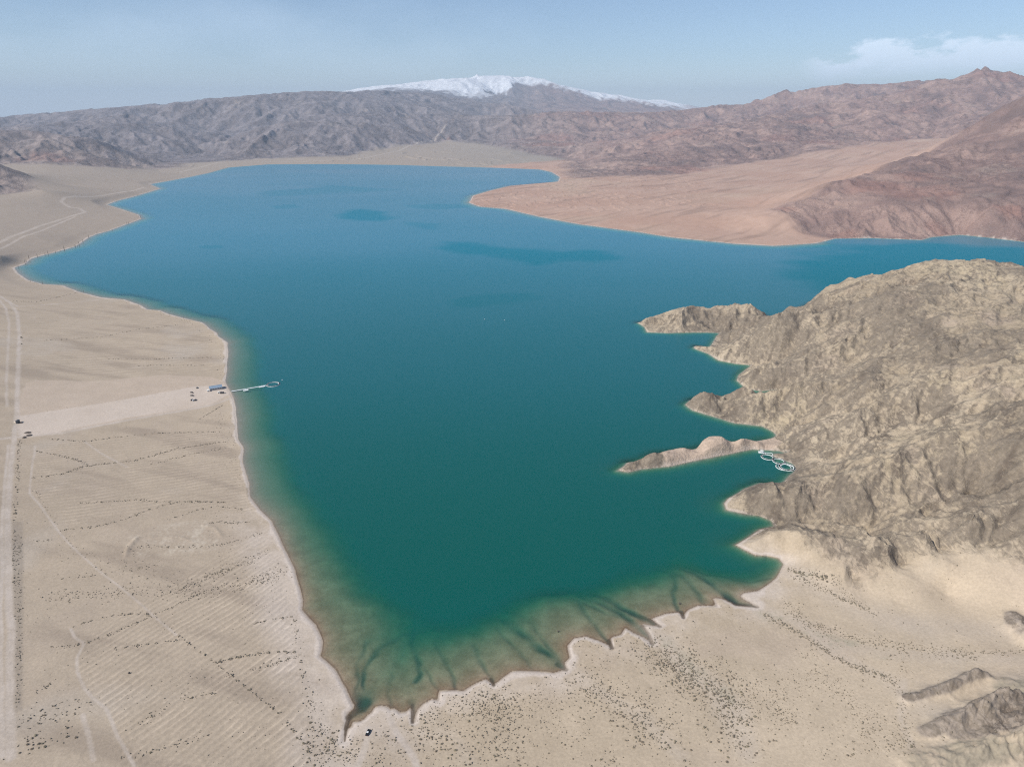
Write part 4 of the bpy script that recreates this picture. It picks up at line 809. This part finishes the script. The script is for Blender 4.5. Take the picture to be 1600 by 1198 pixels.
def walkway(lab, pa, pb, wd_, name='floating_walkway'):
    a = np.array(G(*pa)); b = np.array(G(*pb)); L_ = float(np.linalg.norm(b - a)); m_ = (a + b) / 2
    o = thing(name, lab, 'walkway', (m_[0], m_[1], 0), math.atan2(b[1] - a[1], b[0] - a[0])); n_ = max(2, int(L_ / 6))
    for k in range(n_):
        cx = -L_ / 2 + L_ * (k + .5) / n_; bm = B(); box(bm, L_ / n_ - .12, wd_, .14, cx, 0, .52, bev=.02); dk_ = part('deck_section', bm, WHITE, o)
        for s in (-1, 1): bm = B(); box(bm, L_ / n_ - .8, .5, .5, cx, s * (wd_ / 2 - .3), .18, bev=.08); part('float', bm, GREYP, dk_)
    for s in (-1, 1): bm = B(); tube(bm, [(-L_ / 2, s * wd_ / 2, 1.5), (L_ / 2, s * wd_ / 2, 1.5)], .04, 5); part('handrail', bm, WHITE, o)
    return o
walkway('long white floating walkway from the shed bank out to the ring cage', (361.5, 612), (417.3, 602.4), 2.0)
def platform(lab, px_, py_, sx, sy, rz, cabin=False):
    x, y, _ = G(px_, py_); o = thing('work_platform', lab, 'platform', (x, y, 0), rz)
    bm = B(); box(bm, sx, sy, .18, 0, 0, .62, bev=.03); part('deck', bm, WHITE, o)
    for i in (-1, 0, 1): bm = B(); box(bm, sx * .96, sy * .22, .5, 0, i * sy * .36, .26, bev=.08); part('float', bm, GREYP, o)
    bm = B(); tube(bm, [(-sx/2, -sy/2, 1.6), (sx/2, -sy/2, 1.6), (sx/2, sy/2, 1.6), (-sx/2, sy/2, 1.6)], .05, 5, True); part('handrail', bm, WHITE, o)
    if cabin: bm = B(); box(bm, sx * .42, sy * .5, 1.9, sx * .06, 0, 1.66, bev=.05); cb = part('cabin', bm, GREYP, o); bm = B(); box(bm, sx * .5, sy * .6, .12, sx * .06, 0, 2.7, bev=.03); part('roof', bm, WALLW, cb)
    return o
wa = math.atan2(*(np.array(G(417, 602.4)) - np.array(G(362, 612)))[[1, 0]])
platform('white work platform alongside the middle of the floating walkway', 384, 610.2, 6.6, 4.0, wa)
platform('narrow white platform at the outer end of the walkway before the ring cage', 409.5, 604.6, 8.5, 3.0, wa)
platform('white raft with a grey hut moored by the rocky spit', 1189.5, 707.2, 6.4, 4.6, R(-12), True)
x, y, _ = G(1201.5, 709.5); o = thing('raft_frame', 'open rectangular white raft frame between the hut raft and the spit', 'raft', (x, y, 0), R(-14))
for nm, p in (('beam', ((-3.6, -2.6), (3.6, -2.6))), ('beam', ((3.6, -2.6), (3.6, 2.6))), ('beam', ((3.6, 2.6), (-3.6, 2.6))), ('beam', ((-3.6, 2.6), (-3.6, -2.6)))):
    bm = B(); tube(bm, [(*p[0], .25), (*p[1], .25)], .32, 8); part(nm, bm, WHITE, o)
fish_cage('narrow white ring cage next to the raft with the grey hut', 1199.3, 714.2, 6.8, .9)
fish_cage('white ring cage in the middle of the chain by the spit', 1217, 720.6, 6.5, 1.0, .0, None, 0, False)
fish_cage('broad white ring cage touching the gravel shore', 1229.8, 730, 8.3, 1.2, 1.0, None, 0, False)
fish_cage('thin white ring partly under the broad ring cage on its lake side', 1224.4, 729.6, 8.0, .5, .0, None, 0, False)
for px_, py_, lab in ((441, 594, 'tiny white buoy just beyond the ring cage of the long walkway'), (757, 499, 'tiny white buoy in mid lake, left one of two'), (788, 500.5, 'tiny white buoy in mid lake, right one of two')):
    x, y, _ = G(px_, py_); o = thing('mooring_buoy', lab, 'buoy', (x, y, 0)); bm = B(); bmesh.ops.create_uvsphere(bm, u_segments=16, v_segments=10, radius=.55); part('float', bm, WHITE, o, True).location = (0, 0, .35); bm = B(); tube(bm, [(0, 0, .9), (0, 0, 2.0)], .06, 6); part('mast', bm, WHITE, o)

# ------------------------------------------------------------------ drowned dead trees along the left shore
LEAF = pmat('dry_leaves', (.12, .085, .05), .95, 0, .1, .35, 2)
def dead_tree(h_, seed):
    rs = random.Random(seed); o = thing('dead_tree', '', 'tree', group='bare trees standing along the far left waterline')
    bm = B(); pts = [(0, 0, -1.5)] + [(rs.uniform(-.25, .25) * k, rs.uniform(-.25, .25) * k, h_ * k / 5) for k in range(1, 6)]; tube(bm, pts, [.32 * (1 - .15 * k) + .05 for k in range(6)], 6); part('trunk', bm, BARK, o)
    bm = B()
    for k in range(16):
        z0 = h_ * rs.uniform(.25, .95); a = rs.uniform(0, 6.28); l_ = h_ * rs.uniform(.10, .22) * (1.2 - z0 / h_); x0, y0 = pts[3][0] * z0 / h_, pts[3][1] * z0 / h_
        tube(bm, [(x0, y0, z0), (x0 + math.cos(a) * l_ * .5, y0 + math.sin(a) * l_ * .5, z0 + l_ * .7), (x0 + math.cos(a) * l_ * .8, y0 + math.sin(a) * l_ * .8, z0 + l_ * 1.5)], [.12, .08, .04], 4)
    part('branches', bm, BARK, o)
    bm = B()
    for k in range(150):
        z0 = h_ * rs.uniform(.2, 1.05); rr_ = h_ * .10 * (1.25 - z0 / h_) * rs.uniform(.3, 1.2); a = rs.uniform(0, 6.28); cx, cy = math.cos(a) * rr_, math.sin(a) * rr_; s_ = rs.uniform(.12, .3)
        q = [bm.verts.new((cx + rs.uniform(-s_, s_), cy + rs.uniform(-s_, s_), z0 + rs.uniform(-s_, s_) * 1.6)) for _ in range(3)]; bm.faces.new(q)
    part('twigs', bm, LEAF, o); return o
TREES = [(220, 341, 13), (222, 342.5, 8), (217, 341, 7), (201, 350, 10), (198, 350.5, 8), (182, 315, 9), (176, 361, 6), (152, 366, 8), (139, 373, 13), (130, 380, 12), (124, 384.5, 14), (121, 386, 9), (118, 388, 11), (101, 393, 15), (94, 393, 6), (87, 396, 7), (75.5, 399, 12), (71, 399.5, 10), (59, 403, 11), (46, 406, 12), (42, 411, 8), (40, 413.5, 12), (29, 418.5, 7), (67, 445, 7), (131, 458, 6), (210, 308, 8), (287, 498, 4), (48, 441, 4)]
prot = [dead_tree(10, 3), dead_tree(10, 4), dead_tree(10, 5)]; usedp = [False] * 3
for i, (px_, py_, h_) in enumerate(TREES):
    k = i % 3; o = prot[k] if not usedp[k] else copy_tree(prot[k]); usedp[k] = True
    x, y, z = G(px_, py_); o.location = (x, y, max(-.5, min(ground_z(x, y), 3))); s_ = h_ / 10; o.scale = (s_ * (1.1 if h_ < 9 else .85),) * 2 + (s_,); o.rotation_euler = (0, 0, i * 1.7)
    o['label'] = ('bare tree on the sandy bank below the left bay' if py_ > 430 else 'bare tree at the tip of the far left point' if px_ > 190 and 330 < py_ < 352 else 'bare tree on the far left shore beyond the point' if py_ < 320 else 'bare upright tree standing in the water along the straight left shore' if h_ >= 9 else 'low bare tree among the taller ones on the straight left shore')

# ------------------------------------------------------------------ shrubs
def leafm(name, c):
    m = pmat(name, c, .95, 0, .05, .35, 1.1); return m
BUSHM = [leafm('grey_green_leaves', (.22, .19, .145)), leafm('brown_twigs', (.20, .165, .125)), leafm('olive_leaves', (.235, .205, .145))]
def bush_arrays(seed, n_lobes, detailed):
    """a low cushion of leaf clumps about 1 m across: verts, triangles"""
    rs = random.Random(seed); bm = B()
    for k in range(n_lobes):
        a = rs.uniform(0, 6.28); r_ = rs.uniform(0, .34) if k else 0
        blob(bm, 1, rs.uniform(.16, .30), rs.uniform(.16, .30), rs.uniform(.18, .34), math.cos(a) * r_, math.sin(a) * r_, rs.uniform(.12, .26), seed * 50 + k, .35)
    if detailed:
        for k in range(160):
            a = rs.uniform(0, 6.28); e_ = rs.uniform(.1, 1.5); r_ = rs.uniform(.36, .56); c_ = (math.cos(a) * math.cos(e_) * r_, math.sin(a) * math.cos(e_) * r_, .08 + math.sin(e_) * r_ * .9)
            q = [bm.verts.new([c_[i] + rs.uniform(-.07, .07) for i in range(3)]) for _ in range(3)]; bm.faces.new(q)
    return bm
rows = []   # polyline, half width m, number, size
def row(pts, n, wd_=1.0, s=(.8, 1.7)): rows.append((pts, n, wd_, s))
row([(101,838),(150,832),(199,817),(240,799),(285,787),(352,786)], 190); row([(259,819),(311,799),(337,793),(382,797)], 70); row([(326,821),(345,816),(360,819),(390,816)], 60); row([(56,859),(86,853)], 16)
row([(187,872),(225,861),(319,857),(356,851),(405,834)], 110, 1.6); row([(90,915),(150,907),(210,896),(247,889)], 45, 1.5); row([(75,945),(131,939),(195,932),(277,926),(319,930),(360,921),(435,900)], 420, 6.5)
row([(277,930),(337,900),(412,866)], 240, 4); row([(400,910),(440,890)], 80, 5); row([(124,986),(172,971),(202,967),(232,966),(244,971)], 70, .8); row([(86,1024),(135,1016),(180,997),(225,975),(270,954),(311,932)], 170, 1.0)
row([(206,937),(240,967),(277,997),(315,1024),(337,1039),(360,1057),(397,1087),(439,1117),(461,1147),(480,1170),(486,1198)], 170, .7, (1, 2)); row([(161,1027),(225,1014),(285,1005)], 45, .8); row([(337,1040),(375,1029),(427,1020),(461,1020)], 110, .9, (1, 2.1))
row([(394,977),(424,969),(457,964)], 45, .8); row([(397,1050),(424,1040),(461,1028)], 60, 2); row([(292,1099),(337,1086)], 26, .9); row([(459,967),(467,1020),(476,1065),(484,1117),(484,1185)], 90, 1.6, (.9, 2)); row([(480,1085),(495,1130),(510,1190)], 90, 7, (.8, 1.9))
row([(26,845),(25,940),(21,1020),(17,1120)], 120, 1.0, (1, 2)); row([(32,850),(34,960),(33,1060),(30,1120)], 210, 2.0); row([(33,690),(31,760),(28,830)], 90, 1.2, (1, 2)); row([(73,694),(134,697),(174,690),(214,684),(247,680),(347,675)], 170, .9)
row([(50,761),(100,751),(134,737),(167,731),(214,724),(277,704),(354,690)], 300, 1.6); row([(57,714),(100,722),(127,729),(140,734)], 90, 1.0); row([(234,730),(300,712),(354,700)], 70, 1.5); row([(310,657),(330,645),(347,634)], 55, .6, (.8, 1.5))
row([(124,796),(214,787),(247,789),(300,787),(354,786)], 120, 1.2); row([(73,543),(134,535),(160,532),(214,518),(280,508)], 130, 1.2); row([(167,565),(247,563),(330,559)], 100, 1.2); row([(214,575),(260,573),(317,572)], 60, 1.0); row([(36,537),(35,552),(33,567)], 24, .8, (2, 4)); row([(33,607),(32,625),(33,634)], 22, .8, (1.5, 3)); row([(10,480),(60,478),(120,458)], 70, 1.5)
row([(300,1085),(250,1120),(200,1150)], 40, 3); row([(10,1150),(60,1140),(120,1120),(150,1115)], 60, 6, (.9, 2.0)); row([(20,1190),(60,1170),(100,1165)], 50, 7, (1.1, 2.6)); row([(85,1080),(60,1098)], 16, 1, (1, 2)); row([(190,1192),(250,1180),(330,1150)], 50, 2, (.8, 1.8)); row([(60,1128),(100,1110)], 16, .8)
row([(350,796),(372,880),(420,960)], 100, 10, (.6, 1.3)); row([(330,640),(362,700),(372,760)], 140, 10, (.6, 1.4)); row([(190,470),(300,505),(348,545),(348,590)], 80, 5, (.8, 1.8)); row([(90,860),(170,880),(250,905)], 70, 10, (.7, 1.4)); row([(60,780),(90,830),(130,880),(206,937)], 70, 1.5, (.7, 1.5))
row([(1240,904),(1262,915),(1285,926),(1311,941),(1367,967)], 120, 2.2, (.8, 2)); row([(1191,960),(1232,986),(1277,1020),(1307,1042),(1330,1059),(1379,1076),(1386,1091)], 260, 2.4, (.8, 1.8)); row([(1225,945),(1262,982),(1311,1001),(1360,1016),(1412,1029),(1469,1039),(1514,1042)], 380, 5, (.7, 1.7))
row([(1015,1005),(1056,1035),(1082,1065),(1124,1091),(1142,1129),(1150,1189)], 760, 12, (.8, 1.9)); row([(1094,1042),(1150,1076),(1206,1110),(1230,1160)], 150, 6, (.6, 1.4)); row([(1281,1076),(1318,1110),(1337,1136),(1345,1180)], 110, 6, (.6, 1.4)); row([(1405,1100),(1404,1150),(1405,1198)], 60, 2, (.7, 1.5))
row([(747,1091),(777,1140),(800,1185)], 330, 12, (.8, 1.8)); row([(897,1061),(950,1099),(1006,1144),(1044,1185)], 420, 12, (.8, 1.8)); row([(1025,1024),(1060,1060),(1096,1091)], 170, 8, (.9, 2)); row([(505,1150),(520,1175),(530,1198)], 130, 8, (.7, 1.7)); row([(620,1130),(660,1150),(740,1190)], 160, 9, (.8, 1.8)); row([(680,1115),(760,1110),(840,1090)], 110, 7, (.7, 1.6))
row([(1520,1040),(1560,1045),(1600,1038)], 40, 2); row([(1300,915),(1320,938),(1350,955)], 60, 3, (.7, 1.4)); row([(1230,892),(1262,905),(1300,915)], 90, 3, (1, 2.4)); row([(1390,1080),(1400,1110)], 20, 3)
BU = []
for pts, n, wd_, s in rows:
    P = np.array([G(*p)[:2] for p in pts]); seg = np.linalg.norm(np.diff(P, axis=0), axis=1); cum = np.concatenate([[0], np.cumsum(seg)])
    tt = rng.uniform(0, cum[-1], int(n * (1.0 if pts[0][0] < 500 else 1.25))); tt += 1.5 * np.sin(tt)        # small bunches
    px_ = np.interp(tt, cum, P[:, 0]); py_ = np.interp(tt, cum, P[:, 1])
    k = len(tt); px_ = px_ + rng.normal(0, wd_ * .8, k); py_ = py_ + rng.normal(0, wd_ * .8, k)
    far_k = max(1, np.hypot(*P.mean(0)) / 520); sz = (s[0] + (s[1] - s[0]) * rng.random(k) ** 2.2) * far_k ** .35 * (.82 if pts[0][0] < 500 else .95)
    BU += list(zip(px_, py_, sz))
for _ in range(15000):      # scattered over the flats
    px_, py_ = rng.uniform(0, 1600), rng.uniform(640, 1215)
    if rng.random() > .5: px_ = rng.uniform(540, 1420); py_ = rng.uniform(1000, 1215)
    x, y, _z = G(px_, py_)
    den = float(gnoise(np.array([x / 45.]), np.array([y / 45.]), 151)[0]) + .5 * float(gnoise(np.array([x / 14.]), np.array([y / 14.]), 152)[0])
    if den + rng.normal(0, .25) < .05: continue
    BU.append((x, y, (.30 + 1.05 * rng.random() ** 2.8) * (.8 if px_ < 540 else 1.1)))
def sample(arr, x, y):
    r = math.hypot(x, y); t_ = math.atan2(x, y); i = int(np.clip(np.searchsorted(rr, r), 0, NR - 1)); j = int(np.clip(np.searchsorted(th, t_), 0, NT - 1)); return float(arr[i, j])
good = []
for x, y, s in BU:
    z = ground_z(x, y)
    if z < .25 or sample(road, x, y) > .35 or (sample(rug, x, y) > .55 and rng.random() > .15) or sample(pad_b, x, y) > .3 or sample(sd, x, y) > -2: continue
    dx_, dz_ = x, y * CP + (CAM_H - z) * SP; u_ = 800 + FPX * x / dz_; v_ = 599 - FPX * (-(CAM_H - z) * CP + y * SP) / dz_ * 1.0
    vis = -10 < u_ < 1610 and 380 < v_ < 1205
    good.append((x, y, z, s, s / dz_ if vis else 0, u_, v_))
good.sort(key=lambda g: -g[4])
protos = []
def zone(u_, v_, s):
    big = 'large' if s > 1.9 else 'medium' if s > 1.4 else 'small'
    if u_ < 45: w = 'brown shrub beside the straight dirt track at the left edge' if v_ > 820 else 'dark shrub by the upper part of the left dirt track'
    elif u_ < 170 and v_ > 1110: w = 'dark shrub on the bare flat in the bottom left corner'
    elif u_ < 330 and v_ > 1085: w = 'dark shrub between the bottom furrows of the ploughed field'
    elif u_ < 450 and v_ > 1000: w = 'dark shrub on the diagonal hedge line crossing the ploughed field'
    elif u_ < 500 and v_ > 940: w = 'dark shrub at the lake-side edge of the ploughed field'
    elif u_ < 500: w = 'dark shrub in the curved shrub lines across the left plain'
    elif u_ < 562: w = 'grey shrub left of the parked black car'
    elif u_ < 660: w = 'grey shrub beside the two pale tracks near the black car'
    elif u_ < 830: w = 'shrub right of the pale tracks, ' + ('near the bottom edge' if v_ > 1150 else 'between shore and bottom edge' if v_ > 1110 else 'close below the lowest shore')
    elif u_ < 1010: w = 'shrub amid the lower sandy slope, ' + ('near the bottom edge' if v_ > 1150 else 'halfway down' if v_ > 1090 else 'close below the shore')
    elif u_ < 1170: w = 'shrub of the dense band down the slope, ' + ('at its lower end' if v_ > 1140 else 'below its middle' if v_ > 1090 else 'above its middle' if v_ > 1050 else 'at its upper end by the shore')
    elif v_ > 1090: w = 'grey-green cushion shrub left of the dark rock ribs'
    elif v_ > 985: w = 'grey-green shrub along the two dry washes at lower right'
    else: w = 'grey-green shrub beside the lower right bay'
    return big + ' ' + w
for i in range(6):
    o = part('desert_shrub', bush_arrays(100 + i, 7, True), BUSHM[i % 3]); tag(o, 'x', 'shrub', 'desert shrubs'); protos.append(o)
for i, (x, y, z, s, vis, u_, v_) in enumerate(good[:300]):
    o = protos[i] if i < 6 else protos[i % 6].copy()
    if i >= 6: COL.objects.link(o)
    o.location = (x, y, z - .03); k = s * rng.uniform(.9, 1.1); o.scale = (k, k * rng.uniform(.8, 1.1), k * .8); o.rotation_euler = (0, 0, rng.uniform(0, 6.28)); o['label'] = zone(u_, v_, s)
tri = []
for i in range(8):
    bm = bush_arrays(200 + i, 2, False); bmesh.ops.triangulate(bm, faces=bm.faces[:]); bm.verts.index_update(); tri.append((np.array([v.co[:] for v in bm.verts], F32), np.array([[v.index for v in f.verts] for f in bm.faces], np.int32))); bm.free()
VS, FS, off = [], [], 0
for i, (x, y, z, s, vis, u_, v_) in enumerate(good[300:]):
    v, f = tri[i % 8]; a = rng.uniform(0, 6.28); ca, sa_ = math.cos(a), math.sin(a)
    q = np.stack([(v[:, 0] * ca - v[:, 1] * sa_) * s * 1.25 + x, (v[:, 0] * sa_ + v[:, 1] * ca) * s * 1.25 + y, v[:, 2] * s * 1.1 + z - .02], -1); VS.append(q); FS.append(f + off); off += len(v)
VS = np.concatenate(VS); FS = np.concatenate(FS)
me = bpy.data.meshes.new('scrub'); me.vertices.add(len(VS)); me.vertices.foreach_set('co', VS.astype(F32).ravel()); me.loops.add(FS.size); me.loops.foreach_set('vertex_index', FS.ravel()); me.polygons.add(len(FS)); me.polygons.foreach_set('loop_start', np.arange(0, FS.size, 3, dtype=np.int32)); me.update(calc_edges=True)
me.materials.append(BUSHM[0]); o = bpy.data.objects.new('scrub', me); COL.objects.link(o); o['kind'] = 'stuff'
print('shrubs', len(good))

#@@OBJ_END

# ------------------------------------------------------------------ haze: one closed box of air
mh = bpy.data.materials.new('haze_air'); mh.use_nodes = True; t = mh.node_tree; t.nodes.clear()
out = N(t, 'ShaderNodeOutputMaterial'); pv = N(t, 'ShaderNodeVolumePrincipled')
pv.inputs['Color'].default_value = (.66, .81, 1, 1); pv.inputs['Density'].default_value = 4.9e-5; pv.inputs['Anisotropy'].default_value = .0
t.links.new(pv.outputs[0], out.inputs['Volume'])
zlo = float(Z.min()) - 1; zhi = max(float(Z.max()), CAM_H) + 30
bm = bmesh.new(); bmesh.ops.create_cube(bm, size=1); me = bpy.data.meshes.new('haze'); bm.to_mesh(me); bm.free()
me.materials.append(mh); ho = bpy.data.objects.new('haze', me); COL.objects.link(ho)
ho.scale = (63600, 63600, zhi - zlo); ho.location = (0, 0, (zhi + zlo) / 2); ho['kind'] = 'stuff'
